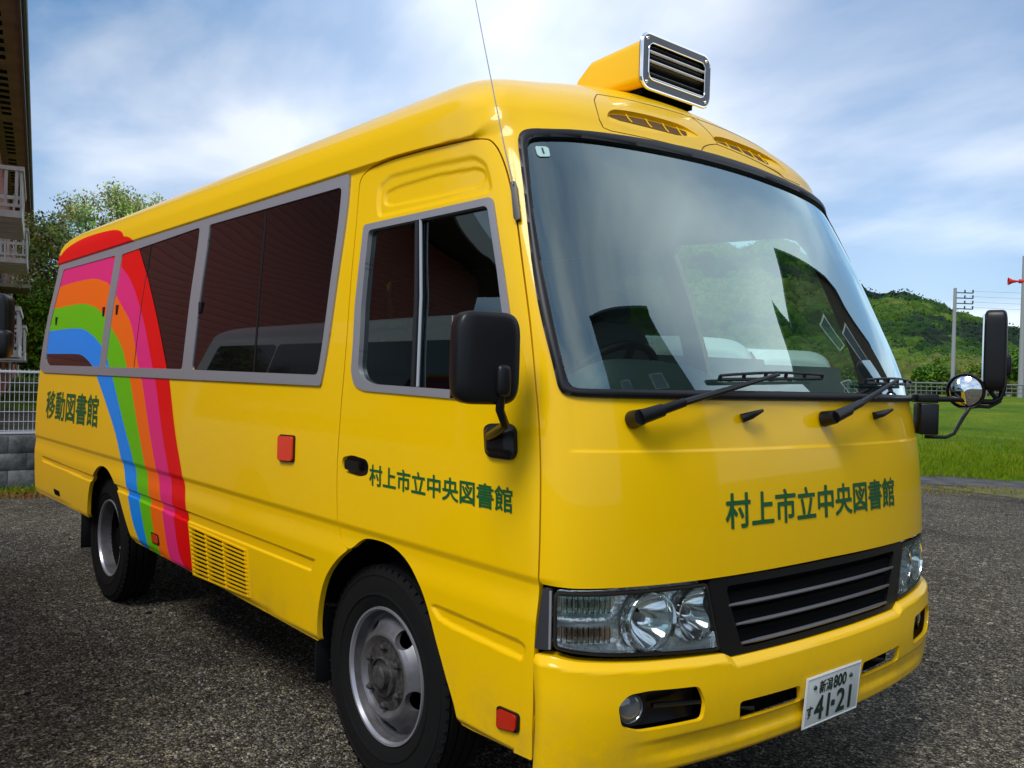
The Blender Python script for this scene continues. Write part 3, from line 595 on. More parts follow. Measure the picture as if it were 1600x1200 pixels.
for s in (1, -1):
    P = fogP if s > 0 else mir(fogP)
    fo = bus_patch('fog_lamp', lambda q, h: sdp(P, q, h) - .004, (min(p[0] for p in P) - .01, max(p[0] for p in P) + .01), (.48, .63), .01, lambda q, h: -.022 - .012 * np.sin((h - .5) * 40), PLA, bp)
    c = sp(s * .842, .553, -.012); nn = Vector(NO(np.array([s * .80]), np.array([.553]))[0])
    m = MB(); m.lathe([(.0, -.03), (.02, -.028), (.034, -.015), (.040, 0)], c, nn, 32); m.build('reflector', BOWL, fo)
    m = MB(); m.lathe([(.0, .008), (.022, .006), (.037, .000), (.040, -.004)], c, nn, 32); m.build('lens', FOGL, fo)
    m = MB(); m.lathe([(.040, -.01), (.040, .006), (.046, .006), (.052, -.012)], c, nn, 32); m.build('lamp_ring', PLA, fo)
    m = MB(); m.tube([sp(s * .77, .553, -.016), sp(s * .70, .550, -.010), sp(s * .612, .546, .004)], [.008, .008, .006], 8); m.build('fin', PLA, fo)
bus_patch('bumper_duct', lambda q, h: np.abs(q) - .50 + 0 * h, (-.52, .52), (.45, .545), .02, -.03, DRK, bp)
for s in (1, -1):
    m = MB(); m.tube([sp(s * .44, .484, -.03), sp(s * .39, .486, .0), sp(s * .36, .486, -.03)], .008, 8); m.build('tow_eye', PLA, bp)
# grille
gp = rnd([(.572, .880), (-.572, .880), (-.516, .662), (-.486, .650), (.486, .650), (.516, .662)], .01, 4)
gi = rnd([(.50, .855), (-.50, .855), (-.43, .668), (.43, .668)], .02, 5)
gr = bus_patch('grille', lambda q, h: big(sdp(gp, q, h), -sdp(gi, q, h)), (-.59, .59), (.63, .9), .01, -.004, PLA, bus, rim=.045)
bus_patch('grille_backing', lambda q, h: sdp(gi, q, h) - .01, (-.59, .59), (.63, .9), .03, -.05, DRK, gr)
GS_ = mat('grille_bar_plastic', (.10, .10, .115), .25)
for hh, w in ((.797, .486), (.738, .452), (.680, .430)):
    m = MB(); m.tube([sp(-q, hh, -.005) for q in np.linspace(-w, w, 13)], [.004] + [.0065] * 11 + [.004], 8); m.build('grille_bar', GS_, gr)
    bus_patch('grille_slat', lambda q, h: big(np.abs(h - hh - .018) - .016, np.abs(q) - w - .02), (-.56, .56), (hh - .01, hh + .045), .008, lambda q, h: -.014 - (h - hh) * .2, DRK, gr, rim=.004)
# headlights
def headlight(s):
    P = rnd([(1.056, .872), (.576, .872), (.522, .674), (.626, .681), (.812, .694), (.935, .703), (1.018, .713), (1.056, .720)], .012, 4)
    if s < 0: P = mir(P)
    q0, q1 = (.50, 1.08) if s > 0 else (-1.08, -.50)
    hl = bus_patch('headlight', lambda q, h: big(sdp(P, q, h), -(sdp(P, q, h) + .009)), (q0, q1), (.65, .9), .005, -.002, mat('lamp_bezel', (.03, .025, .02), .3), bus, rim=.012)
    holes = lambda q, h: np.minimum(np.hypot(q - s * .768, h - .782) - .079, np.hypot(q - s * .606, h - .785) - .073)
    bus_patch('lamp_wall', lambda q, h: np.maximum(sdp(P, q, h) + .010, -holes(q, h)), (q0, q1), (.65, .9), .006, -.042, BOWL, hl, rim=-.040)
    fac = mat('faceted_reflector', (.90, .93, .91), .10, metal=.6, coat=.5, bump=(45, .6, .012))
    bus_patch('reflector', lambda q, h: np.maximum(sdp(P, q, h) - .002, -holes(q, h)), (q0, q1), (.65, .9), .006, lambda q, h: -.040 + .013 * np.cos((h - .79) * 78) * sst((np.abs(q) - .86) / .05) + .016 * sst((.725 - h) / .03) , fac, hl)
    bus_patch('lens', lambda q, h: sdp(P, q, h) + .003, (q0, q1), (.65, .9), .02, -.001, LENS, hl)
    for (q, h, r) in ((.768, .782, .078), (.606, .785, .072)):
        c = sp(s * q, h, -.012); nn = (Vector(NO(np.array([s * q]), np.array([h]))[0]) * .5 + Vector((.9, 0, .0))).normalized()
        m = MB(); prf = [(r * t, -.078 + .078 * t * t) for t in np.linspace(.12, 1, 14)] + [(r * 1.05, .003), (r * 1.09, -.004), (r * 1.10, -.03)]
        m.lathe(prf, c, nn, 26 if q > .7 else 48)
        if q > .7: m.sm = [False] * len(m.sm)
        m.build('reflector_bowl', BOWL, hl)
        m = MB(); m.lathe([(0, -.030), (.010, -.032), (.013, -.05), (.012, -.077)], c, nn, 20); m.build('bulb', SIL, hl)
        m = MB(); m.lathe([(r * .98, -.006), (r * 1.02, .004), (r * 1.08, .004), (r * 1.11, -.008)], c, nn, 40); m.build('lamp_ring', CHR, hl)
    for h0, mt in ((.838, CHR), (.758, mat('amber_bulb', (.35, .05, .03), .2, metal=.4))):
        m = MB()
        for k in range(9):
            q = .905 + .0155 * k; m.tube([sp(s * q, h0 - .022, -.012), sp(s * q, h0, -.008), sp(s * q, h0 + .022, -.012)], .0078, 8)
        m.build('turn_signal', glass_mat('ribbed_lens', (.8, .82, .80) if h0 > .8 else (.80, .68, .64), 1.7), hl)
    Q = K['hlgap'] if s > 0 else mir(K['hlgap'])
    bus_patch('lamp_end_panel', lambda q, h: sdp(Q, q, h) + .001, (min(p[0] for p in Q) - .01, max(p[0] for p in Q) + .01), (.69, .9), .006, .001, mat('grey_trim', (.035, .035, .04), .4), hl, rim=.03)
    m = MB(); m.tube([sp(s * 1.064, .874, .001), sp(s * 1.064, .80, .002), sp(s * 1.066, .718, .001)], .004, 6); m.build('silver_strip', SIL, hl)
headlight(1); headlight(-1)
bus_patch('lamp_top_trim', lambda q, h: big(np.abs(h - .8795) - .0035, np.abs(q) - 1.09), (-1.1, 1.1), (.87, .89), .003, -.006, RUB, bus) if 0 else None
# number plate
R = Matrix.Rotation(math.radians(5), 3, 'Y'); pc = Vector((1.158, .0, .455)); lic = None
m = MB(); m.box(pc, (.004, .33, .165), R); lic = m.build('license_plate', PLT, bus, .0015)
m = MB()
fr = [(-.160, -.0775), (.160, -.0775), (.160, .0775), (-.160, .0775), (-.160, -.0775)]
m.tube([pc + R @ Vector((.002, a, b)) for a, b in fr], .002, 6); m.build('plate_rim', PLT, lic)
def ptext(t, y0, y1, z0, z1, bold=0):
    def place(u, v, k):
        o = np.stack([np.full(u.shape, .0030 + k), y0 + (y1 - y0) * u, z0 + (z1 - z0) * v], -1); Rn = np.array(R); return o @ Rn.T + np.array(pc)
    text_mesh('lettering', t, PGR, place, lic, bold)
ptext('新潟', -.088, -.012, .020, .062, .02); ptext('800', -.004, .072, .022, .062, .03)
ptext('す', -.150, -.118, -.050, -.012, .03); ptext('41', -.105, -.020, -.064, .010, .022); ptext('-', -.006, .012, -.034, -.022, .03); ptext('21', .026, .112, -.064, .010, .022)
for y in (-.115, .100):
    m = MB(); m.lathe([(0, .006), (.006, .005), (.008, 0)], pc + R @ Vector((.002, y, .045)), (1, 0, 0), 12); m.build('plate_bolt', PGR, lic)
# wipers and washer nozzles
def wiper(p, a, b, b0, b1):
    w = empty('wiper', (0, 0, 0)); w.parent = bus
    m = MB(); m.tube([sp(*p, .004), sp(*p, .05)], [.026, .022], 16); m.tube([sp(*p, .04), sp(*a, .05), ], [.016, .013], 10); m.build('wiper_pivot', PLA, w)
    m = MB(); m.tube([sp(*p, .045), sp(p[0] * .55 + a[0] * .45, p[1] * .55 + a[1] * .45, .055)], [.021, .018], 12); m.build('arm_cover', PLA, w)
    m = MB(); m.tube([sp(*a, .05), sp(*b, .042)], [.011, .006], 8); m.build('wiper_arm', PLA, w)
    m = MB(); n = 11; L = [sp(b0[0] + (b1[0] - b0[0]) * t, b0[1] + (b1[1] - b0[1]) * t, .020) for t in np.linspace(0, 1, n)]
    m.tube(L, .006, 6); U = [p_ + Vector((.004, 0, .012 + .008 * math.sin(PI * k / (n - 1)))) for k, p_ in enumerate(L)]; m.tube(U, .0045, 6)
    for k in range(0, n, 2): m.tube([L[k], U[k]], .006, 6)
    m.build('wiper_blade', RUB, w)
wiper((.823, 1.334), (.68, 1.374), (.245, 1.462), (.50, 1.447), (-.03, 1.462))
wiper((-.02, 1.334), (-.20, 1.378), (-.576, 1.462), (-.33, 1.452), (-.83, 1.456))
for q, h, q2, h2 in ((.41, 1.338, .335, 1.358), (-.385, 1.342, -.50, 1.360)):
    m = MB(); m.tube([sp(q, h, .004), sp(q * .7 + q2 * .3, h * .7 + h2 * .3, .022), sp(q2, h2, .026)], [.014, .012, .005], 10); m.build('washer_nozzle', PLA, bus)
# roof vents above the windscreen
VBR = mat('vent_brown_plastic', (.12, .05, .002), .7)
for V, SCP, t0, t1 in ((OP1, SC1, (.61, 2.262), (.11, 2.256)), (OP2, SC2, (.02, 2.262), (-.50, 2.254))):
    def scoop(q, h):
        lo = t0[1] + (q - t0[0]) / (t1[0] - t0[0]) * (t1[1] - t0[1]); along = np.clip((t0[0] - q) / (t0[0] - t1[0]), 0, 1)
        return disp(q, h) - .001 - .013 * np.clip((h - lo) / .016, 0, 1) * sst((1.0 - along) / .3 + .1)
    bus_patch('vent_scoop', lambda q, h: sdp(SCP, q, h) - .004, (min(p[0] for p in SCP) - .01, max(p[0] for p in SCP) + .01), (2.245, 2.31), .004, scoop, YEL, bus)
    sv = bus_patch('roof_vent', lambda q, h: sdp(V, q, h), (min(p[0] for p in V) - .01, max(p[0] for p in V) + .01), (2.25, 2.30), .004, lambda q, h: scoop(q, h) + .0015, VBR, bus)
    a2, b2 = max(p[0] for p in V), min(p[0] for p in V)
    for t in (.22, .46, .68, .88):
        q = a2 + (b2 - a2) * t; m = MB(); m.tube([sp(q - .008, hh, float(scoop(np.array([q]), np.array([hh]))[0]) + .004) for hh in np.linspace(2.268, 2.290, 5)], .0022, 5); m.build('vent_bar', YEL, sv)
# thin panel joints on the roof cap
for L in ([(.66, 2.262), (.64, 2.31), (.60, 2.362), (.45, 2.376), (.0, 2.385), (-.45, 2.376), (-.66, 2.35)], [(.66, 2.262), (.62, 2.252), (.19, 2.2565), (.02, 2.269), (-.3, 2.262), (-.62, 2.258)], [(0.01, 2.268), (.01, 2.385)]):
    Q = []
    for (a, b), (c, d) in zip(L[:-1], L[1:]): Q += [(a + (c - a) * t, b + (d - b) * t) for t in np.linspace(0, 1, 8, endpoint=False)]
    m = MB(); m.tube([sp(q, h, float(disp(np.array([q]), np.array([h]))[0]) - .0006) for q, h in Q + [L[-1]]], .0022, 5); m.build('panel_joint', mat('joint_shadow', (.16, .09, .01), .8), bus)
L = [(q, .0) for q in ()]
# roof loudspeaker
ls = empty('loudspeaker', (0, 0, 0)); ls.parent = bus
y0, y1, z0, z1, xf = -.175, .225, 2.540, 2.742, .43
def rr_(y0, y1, z0, z1, r, x, k=6):
    o = []
    for cy, cz, a0 in ((y1 - r, z1 - r, 0), (y0 + r, z1 - r, 90), (y0 + r, z0 + r, 180), (y1 - r, z0 + r, 270)):
        for j in range(k): a = math.radians(a0 + 90 * j / (k - 1)); o.append((x, cy + r * math.cos(a), cz + r * math.sin(a)))
    return o
def ring_mesh(m, A, B, smooth=False):
    n = len(A); m.add(A + B, [(i, (i + 1) % n, n + (i + 1) % n, n + i) for i in range(n)], smooth)
m = MB()
n = 24
A = rr_(y0 + .012, y1 - .012, z0 + .012, z1 - .01, .035, xf - .012)
Bk = [(.14, y, z) for _, y, z in rr_(y0 + .012, y1 - .012, z0 + .012, z1 - .03, .035, 0)]
Ck = []
for (_, y, z) in Bk: Ck.append((.06 - (z - z0) * .0 + (.08 * (z - z0) / (z1 - z0)) * 1.0 - .04, y, z * .75 + 2.52 * .25))
Dk = [(.02, y, min(z, 2.60)) for _, y, z in Bk]
ring_mesh(m, A, Bk); ring_mesh(m, Bk, Ck); m.add(Ck, [tuple(range(n))]); m.build('housing', YEL, ls)
m = MB(); m.box((.22, .02, 2.555), (.34, .30, .05)); m.build('housing_foot', DRK, ls)
m = MB()
o1 = rr_(y0, y1, z0, z1, .04, xf); o2 = rr_(y0, y1, z0, z1, .04, xf - .018); i1 = rr_(y0 + .032, y1 - .032, z0 + .032, z1 - .032, .028, xf)
ring_mesh(m, o1, i1); ring_mesh(m, o2, o1); m.build('front_plate', mat('dark_steel_plate', (.10, .11, .12), .3, metal=.7), ls)
m = MB(); m.tube([Vector(p) for p in rr_(y0, y1, z0, z1, .04, xf - .006)] + [Vector(rr_(y0, y1, z0, z1, .04, xf - .006)[0])], .007, 6); m.build('chrome_edge', CHR, ls)
m = MB(); L = [Vector(p) for p in rr_(y0 + .032, y1 - .032, z0 + .032, z1 - .032, .028, xf + .001)]; m.tube(L + [L[0]], .0025, 6); m.build('chrome_bead', CHR, ls)
m = MB(); i2 = rr_(y0 + .032, y1 - .032, z0 + .032, z1 - .032, .028, xf - .09); ring_mesh(m, rr_(y0 + .032, y1 - .032, z0 + .032, z1 - .032, .028, xf - .001), i2); m.add(i2, [tuple(range(n))]); m.build('horn_mouth', DRK, ls)
for k, z in enumerate((2.690, 2.655, 2.623, 2.590)):
    Rz = Matrix.Rotation(math.radians(-28), 3, 'Y')
    m = MB(); m.box((xf - .03, .025, z), (.05, .33, .003), Rz); m.build('horn_slat', mat('slat_steel', (.16, .17, .18), .35, metal=.8), ls)
    if k % 1 == 0 and k < 4 and k != 2:
        m = MB(); m.tube([(xf - .005, y0 + .034, z - .012), (xf - .005, y1 - .034, z - .012)], .0055, 8); m.build('slat_edge', mat('bright_slat_edge', (.85, .86, .88), .25, metal=.2), ls)
for y in (y0 + .025, y1 - .025):
    for z in (z0 + .02, z1 - .02):
        m = MB(); m.lathe([(0, .005), (.005, .004), (.007, 0)], (xf, y, z), (1, 0, 0), 12); m.build('screw', CHR, ls)
# aerial
an = empty('antenna', (0, 0, 0)); an.parent = bus
bus_patch('antenna_base', lambda q, h: sdp(rnd([(1.047, 2.024), (1.031, 2.024), (1.042, 1.900), (1.060, 1.900)], .008), q, h), (1.01, 1.08), (1.88, 2.04), .004, .016, PLA, an, rim=.02)
m = MB(); b0 = sp(1.040, 2.01, .02); m.tube([b0, b0 + Vector((-.02, -.02, .11)), b0 + Vector((-.075, -.065, .42)), b0 + Vector((-.115, -.10, .66))], [.0022, .0018, .0015, .0013], 6); m.build('antenna_rod', SIL, an)
# driver-side mirror
mr = empty('side_mirror', (0, 0, 0)); mr.parent = bus
bus_patch('mirror_base', lambda q, h: sdp(rnd(K['mbase'], .015), q, h), (1.15, 1.34), (1.19, 1.33), .005, lambda q, h: .012 + .016 * sst(-sdp(K['mbase'], q, h) / .03), PLA, mr, rim=.03)
def rbox(m, c, d, R, e=4, n=20, taper=None):
    """superellipsoid box"""
    V = []; F = []; c = Vector(c)
    for i in range(n + 1):
        a = -PI / 2 + PI * i / n
        for j in range(2 * n):
            b = PI * j / n; f = lambda t, k=2 / e: math.copysign(abs(t) ** k, t)
            x, y, z = f(math.cos(a)) * f(math.cos(b)), f(math.cos(a)) * f(math.sin(b)), f(math.sin(a))
            if taper: x, y, z = taper(x, y, z)
            V.append(c + R @ Vector((x * d[0] / 2, y * d[1] / 2, z * d[2] / 2)))
    for i in range(n):
        for j in range(2 * n): F.append((i * 2 * n + j, i * 2 * n + (j + 1) % (2 * n), (i + 1) * 2 * n + (j + 1) % (2 * n), (i + 1) * 2 * n + j))
    return m.add(V, F, True)
mc = Vector((.835, -1.205, 1.490)); Rm = Matrix.Rotation(math.radians(-12), 3, 'Z')
m = MB(); rbox(m, mc, (.075, .185, .243), Rm, 5); m.build('mirror_housing', PLA, mr)
m = MB(); m.box(mc + Rm @ Vector((-.036, 0, 0)), (.008, .16, .215), Rm); m.build('mirror_glass', CHR, mr)
m = MB(); rbox(m, mc + Vector((.035, .028, -.058)), (.05, .042, .085), Rm, 4, 12); m.build('mirror_knuckle', PLA, mr)
m = MB(); m.tube([mc + Vector((.035, .028, -.08)), mc + Vector((.030, .030, -.135)), mc + Vector((.018, .060, -.175)), sp(1.262, 1.272, .025)], [.013, .012, .012, .015], 10); m.build('mirror_arm', PLA, mr)
# passenger-side mirror
ml = empty('side_mirror', (0, 0, 0)); ml.parent = bus
m = MB(); RB = Matrix.Rotation(math.radians(38), 3, 'Z'); m.box((.988, .965, 1.325), (.07, .125, .125), RB); m.box((.985, .96, 1.408), (.08, .115, .036), RB); m.build('mirror_base', PLA, ml, .006)
m = MB(); m.tube([(1.0, .975, 1.405), (1.081, 1.059, 1.407), (1.131, 1.118, 1.400), (1.165, 1.157, 1.400), (1.185, 1.180, 1.415), (1.193, 1.190, 1.450), (1.196, 1.195, 1.52)], .0115, 10)
m.tube([(1.113, 1.097, 1.466), (1.147, 1.136, 1.472), (1.162, 1.150, 1.44), (1.180, 1.175, 1.405)], .0085, 8); m.build('mirror_arm', PLA, ml)
m = MB(); m.tube([(.992, .955, 1.252), (1.047, 1.018, 1.252), (1.067, 1.041, 1.267), (1.09, 1.065, 1.33), (1.107, 1.089, 1.375), (1.13, 1.115, 1.381), (1.157, 1.148, 1.379), (1.187, 1.183, 1.405)], .0075, 8); m.build('mirror_stay', PLA, ml)
Rl = Matrix.Rotation(math.radians(20), 3, 'Z')
m = MB(); rbox(m, (1.169, 1.165, 1.608), (.085, .14, .325), Rl, 7, 16); rbox(m, (1.195, 1.195, 1.55), (.05, .06, .09), Rl, 5, 10); m.build('mirror_housing', PLA, ml)
m = MB(); m.box(Vector((1.169, 1.165, 1.608)) + Rl @ Vector((-.042, 0, 0)), (.006, .12, .29), Rl); m.build('mirror_glass', CHR, ml)
# the round convex mirror looks back down at the front of the bus
cx = Vector((1.095, 1.072, 1.440)); ax = Vector((-.1, -1., -.12)).normalized() * .55 + Vector((.45, -.6, -.1)).normalized() * .45
m = MB(); m.lathe([(0, .022), (.030, .018), (.055, .006), (.066, -.004)], cx, ax, 32); m.build('convex_mirror', CHR, ml)
m = MB(); m.lathe([(.066, .0), (.071, .004), (.074, -.006), (.055, -.03), (0, -.036)], cx, ax, 32); m.build('convex_mirror_shell', PLA, ml)
# wheels
def wheel(x, s, front):
    w = empty('wheel', (x, s * .95, .385)); w.parent = bus; o = Vector((0, 0, 0)); ax = Vector((0, s, 0))
    m = MB(); R0 = .386
    pr = [(.233, -.165), (.25, -.178), (.31, -.183), (.362, -.175), (.380, -.162)]
    for k in range(4):
        a = -.158 + k * .040; pr += [(R0, a), (R0, a + .027), (R0 - .012, a + .030), (R0 - .012, a + .037)]
    pr += [(R0, .005 - .002), (.380, -.0), (.366, .012), (.358, .0145), (.356, .018), (.350, .019), (.347, .0165), (.335, .018), (.31, .020), (.29, .019), (.288, .022), (.282, .022), (.280, .018), (.262, .013), (.25, .006), (.238, .0), (.228, -.01)]
    pr = [(r, a if a < -.15 or r < .38 or True else a) for r, a in pr]
    m.lathe(pr, o, ax, 72)
    for k in range(60):
        a = 2 * PI * k / 60; m.box(Vector((math.cos(a) * .374, s * .006, math.sin(a) * .374)), (.016, .010, .005), Matrix.Rotation(-a, 3, 'Y'))
    m.build('tyre', TYR, w)
    n5 = 5; ph = math.radians(-15)
    if front:
        zr, za = [.226, .222, .215, .208, .200, .185, .165, .150, .140, .130, .120, .06], [-.002, -.02, -.042, -.046, -.040, -.022, -.002, .010, .013, .006, -.004, -.006]
    else:
        zr, za = [.226, .222, .214, .205, .195, .180, .160, .140, .122, .112, .104, .06], [-.002, -.02, -.075, -.115, -.125, -.130, -.134, -.138, -.140, -.140, -.140, -.140]
    def G(t, r):
        a = np.interp(r, zr[::-1], za[::-1]); return np.stack([r * np.cos(t), s * a, r * np.sin(t)], -1)
    def f(t, r):
        d = np.full(np.shape(t), -1.)
        for k in range(n5):
            c = ph + 2 * PI * k / n5 + .0; dt = (t - c + PI) % (2 * PI) - PI
            d = np.maximum(d, 1 - np.sqrt((dt * .172 / .036) ** 2 + ((r - .174) / .026) ** 2))
        return d * .03
    rm = clip_patch('rim', G, f, np.linspace(0, 2 * PI, 241), np.concatenate([np.linspace(.06, .13, 8), np.linspace(.134, .200, 24), np.linspace(.204, .226, 10)]), RIM, w,
        lambda t, r: G(t, r) - np.array([0, s * .02, 0]), lambda t, r: np.stack([0 * t, s + 0 * t, 0 * t], -1))
    m = MB(); m.lathe([(.224, -.006), (.230, .006), (.237, .007), (.239, .0), (.234, -.01)], o, ax, 72); m.build('rim_flange', mat('rim_edge', (.42, .42, .45), .3, metal=.6), rm)
    m = MB(); m.lathe([(.228, -.03), (.205, -.10), (.205, -.16), (.0, -.17)], o, ax, 48); m.build('brake_drum', DRK, w)
    a0 = -.004 if front else -.14
    m = MB(); m.lathe([(.122, a0 - .003), (.120, a0 + .001), (.080, a0 + .001), (.072, a0 + .004), (.070, a0 + .018), (.062, a0 + .022), (.060, a0 + .014), (.044, a0 + .014), (.042, a0 + .034), (.034, a0 + .040), (.020, a0 + .043), (0, a0 + .044)], o, ax, 40); m.build('hub', HUB, w)
    for k in range(6):
        a = 2 * PI * k / 6 + .6; c = Vector((math.cos(a) * .101, s * (a0 + .002), math.sin(a) * .101))
        m = MB(); m.lathe([(.018, 0), (.017, .003), (.0125, .004), (.0125, .016), (.009, .018), (.007, .024), (0, .024)], c, ax, 6); m.build('wheel_nut', HUB, rm)
    return w
for x, s, fr_ in ((0, -1, True), (0, 1, True), (-3.2, -1, False), (-3.2, 1, False)): wheel(x, s, fr_)
for x, s in ((-.40, -1), (-.40, 1), (-3.62, -1), (-3.62, 1)):
    m = MB(); m.box((x, s * .88, .40), (.012, .26, .28)); m.build('mud_flap', RUB, bus, .003)
m = MB(); m.tube([(-4.6, -.6, .42), (-4.6, -.75, .42)], .03, 12); m.box((-1.9, -.55, .42), (1.1, .35, .22)); m.build('fuel_tank', DRK, bus)
m = MB(); m.tube([(0, -.9, .385), (0, .9, .385)], .045, 10); m.build('axle', DRK, bus); m = MB(); m.tube([(-3.2, -.9, .385), (-3.2, .9, .385)], .06, 10); m.build('axle', DRK, bus)
# interior
def bez(P, n=16):
    return P
dx = MB()
Lh = []
for y in np.linspace(-.93, .93, 32):
    hump = .085 * math.exp(-((y + .42) / .27) ** 4) - .02 * (y > .1)
    edge = float(S(np.array([0.]), np.array([1.38]))[0][0]) - .07 * (y / 1.02) ** 2 - .25 * (1 - (1 - min(abs(y) / 1.022, .999) ** 3.5) ** (1 / 3.5)) - .03
    Lh.append([(edge, y, 1.365), (edge - .12, y, 1.395 + hump * .3), (edge - .26, y, 1.425 + hump * .9), (edge - .36, y, 1.430 + hump), (edge - .44, y, 1.39 + hump * .7), (edge - .46, y, 1.25), (edge - .44, y, .95)])
V = [p for r in Lh for p in r]; k = 7
dx.add(V, [(i * k + j, (i + 1) * k + j, (i + 1) * k + j + 1, i * k + j + 1) for i in range(31) for j in range(k - 1)], True); dsh = dx.build('dashboard', DASH, bus)
m = MB(); c = Vector((.50, -.42, 1.40)); axs = Vector((-.75, 0, .66)).normalized(); u = axs.cross(Vector((0, 1, 0))).normalized(); w_ = Vector((0, 1, 0))
m.tube([c + (u * math.cos(a) + w_ * math.sin(a)) * .22 for a in np.linspace(0, 2 * PI, 41)], .015, 8)
for a in (0.3, PI - .3, PI * 1.5): m.tube([c - axs * .05, c + (u * math.sin(a) + w_ * math.cos(a)) * .215], .013, 6)
m.tube([c - axs * .03, c - axs * .35], .035, 10); m.build('steering_wheel', RUB, bus)
def seat(y, x):
    m = MB(); I = Matrix.Identity(3); Rb = Matrix.Rotation(math.radians(-12), 3, 'Y')
    rbox(m, (x, y, 1.12), (.48, .50, .14), I, 4, 12); rbox(m, (x - .27, y, 1.42), (.13, .48, .62), Rb, 4, 12); rbox(m, (x - .35, y, 1.80), (.10, .27, .18), Rb, 3, 12); m.build('seat', SEAT, bus)
seat(-.45, .0); seat(.50, .0)
for x in (-1.6, -2.5, -3.4):
    m = MB(); rbox(m, (x, .2, 1.35), (.14, .44, .75), Matrix.Rotation(math.radians(-10), 3, 'Y'), 4, 10); rbox(m, (x + .25, .2, 1.1), (.45, .44, .12), Matrix.Identity(3), 4, 10); m.build('seat', SEAT, bus)
m = MB(); m.box((-2.6, -.72, 1.45), (3.4, .26, 1.0)); m.build('book_shelf', mat('shelf_board', (.12, .09, .06), .7), bus)
m = MB(); m.box((.60, 0, 2.06), (.02, .26, .09)); m.tube([(.60, 0, 2.08), (.62, 0, 2.2)], .008, 6); m.build('rear_view_mirror', RUB, bus, .004)
m = MB(); m.tube([(-.42, -.90, 2.1), (-.36, -.93, 1.6), (-.30, -.94, 1.1)], .022, 6); m.build('seat_belt', RUB, bus)
# ================================================================== the place
rng = np.random.default_rng(7); random.seed(5)
def nodes_mat(name, rough=.9):
    m = bpy.data.materials.new(name); m.use_nodes = True; n = m.node_tree; b = n.nodes['Principled BSDF']; b.inputs['Roughness'].default_value = rough; b.inputs['Specular IOR Level'].default_value = .12
    return m, n, b
def N_(n, t, **k):
    x = n.nodes.new(t)
    for a, v in k.items(): setattr(x, a, v)
    return x
def ramp(n, src, stops):
    r = N_(n, 'ShaderNodeValToRGB'); n.links.new(src, r.inputs[0]); e = r.color_ramp.elements
    while len(e) < len(stops): e.new(.5)
    for k, (p, c) in enumerate(stops): e[k].position = p; e[k].color = (*c, 1)
    return r
def noise(n, vec, sc, det=5, ro=.5, dist=0):
    t = N_(n, 'ShaderNodeTexNoise'); t.inputs['Scale'].default_value = sc; t.inputs['Detail'].default_value = det; t.inputs['Roughness'].default_value = ro; t.inputs['Distortion'].default_value = dist; n.links.new(vec, t.inputs['Vector']); return t
# terrain height: level gravel yard, the meadow climbs gently beyond it, the hill after that
G0 = np.array([-4.33, 12.44]); GN = np.array([-.566, .824]); CC = np.array([CX, CY])
def ridge(az):    # ridge elevation (tan) against compass angle from the yard
    d = np.degrees(az)
    return np.interp(d, [60, 80, 100, 107, 109.8, 111.8, 113.3, 114.6, 116.4, 118.4, 120.6, 122.7, 128, 134, 140, 150, 165, 172, 190], [.02, .02, .035, .042, .046, .054, .065, .078, .089, .092, .115, .135, .155, .14, .11, .07, .04, .03, .02])
def ground_z(x, y):
    x = np.asarray(x, float); y = np.asarray(y, float)
    s = (x - G0[0]) * GN[0] + (y - G0[1]) * GN[1]
    z = 1.25 * sst((s - 1.5) / 42.)
    dx, dy = x - CC[0], y - CC[1]; r = np.hypot(dx, dy); az = np.arctan2(dy, dx) % (2 * PI)
    h = ridge(az) * 250 * sst((r - 105) / 150.) ** 1.2 * np.where(r > 255, 1 + (r - 255) * .0006, 1)
    h *= 1 + .05 * np.sin(az * 37 + r * .02) + .03 * np.sin(az * 91)
    return z + h - .25 * sst((r - 60) / 40) * 0
# ground sheet
gm, n, b = nodes_mat('gravel')
tcx = N_(n, 'ShaderNodeTexCoord'); P = tcx.outputs['Object']
v1 = N_(n, 'ShaderNodeTexVoronoi'); v1.inputs['Scale'].default_value = 125; n.links.new(P, v1.inputs['Vector'])
v2 = N_(n, 'ShaderNodeTexVoronoi'); v2.inputs['Scale'].default_value = 38; n.links.new(P, v2.inputs['Vector'])
hs = N_(n, 'ShaderNodeSeparateColor'); n.links.new(v1.outputs['Color'], hs.inputs[0])
st1 = ramp(n, hs.outputs[0], [(0, (.020, .019, .016)), (.40, (.085, .077, .062)), (.75, (.19, .172, .138)), (1, (.50, .46, .38))])
h2 = N_(n, 'ShaderNodeSeparateColor'); n.links.new(v2.outputs['Color'], h2.inputs[0])
st2 = ramp(n, h2.outputs[1], [(0, (.5, .5, .5)), (.6, (.85, .85, .85)), (.93, (1.1, 1.1, 1.05)), (1, (2.0, 1.95, 1.8))])
mu = N_(n, 'ShaderNodeMix', data_type='RGBA', blend_type='MULTIPLY'); mu.inputs['Factor'].default_value = 1; n.links.new(st1.outputs[0], mu.inputs['A']); n.links.new(st2.outputs[0], mu.inputs['B'])
bn = noise(n, P, .7, 4, .6); wet = ramp(n, bn.outputs['Fac'], [(.32, (.50, .48, .46)), (.46, (.9, .86, .78)), (.58, (1.0, .97, .9)), (.70, (1.45, 1.30, 1.02))])
mu2 = N_(n, 'ShaderNodeMix', data_type='RGBA', blend_type='MULTIPLY'); mu2.inputs['Factor'].default_value = 1; n.links.new(mu.outputs['Result'], mu2.inputs['A']); n.links.new(wet.outputs[0], mu2.inputs['B'])
mo = noise(n, P, 3.1, 6, .7); mk = ramp(n, mo.outputs['Fac'], [(.60, (0, 0, 0)), (.74, (.5, .5, .5))])
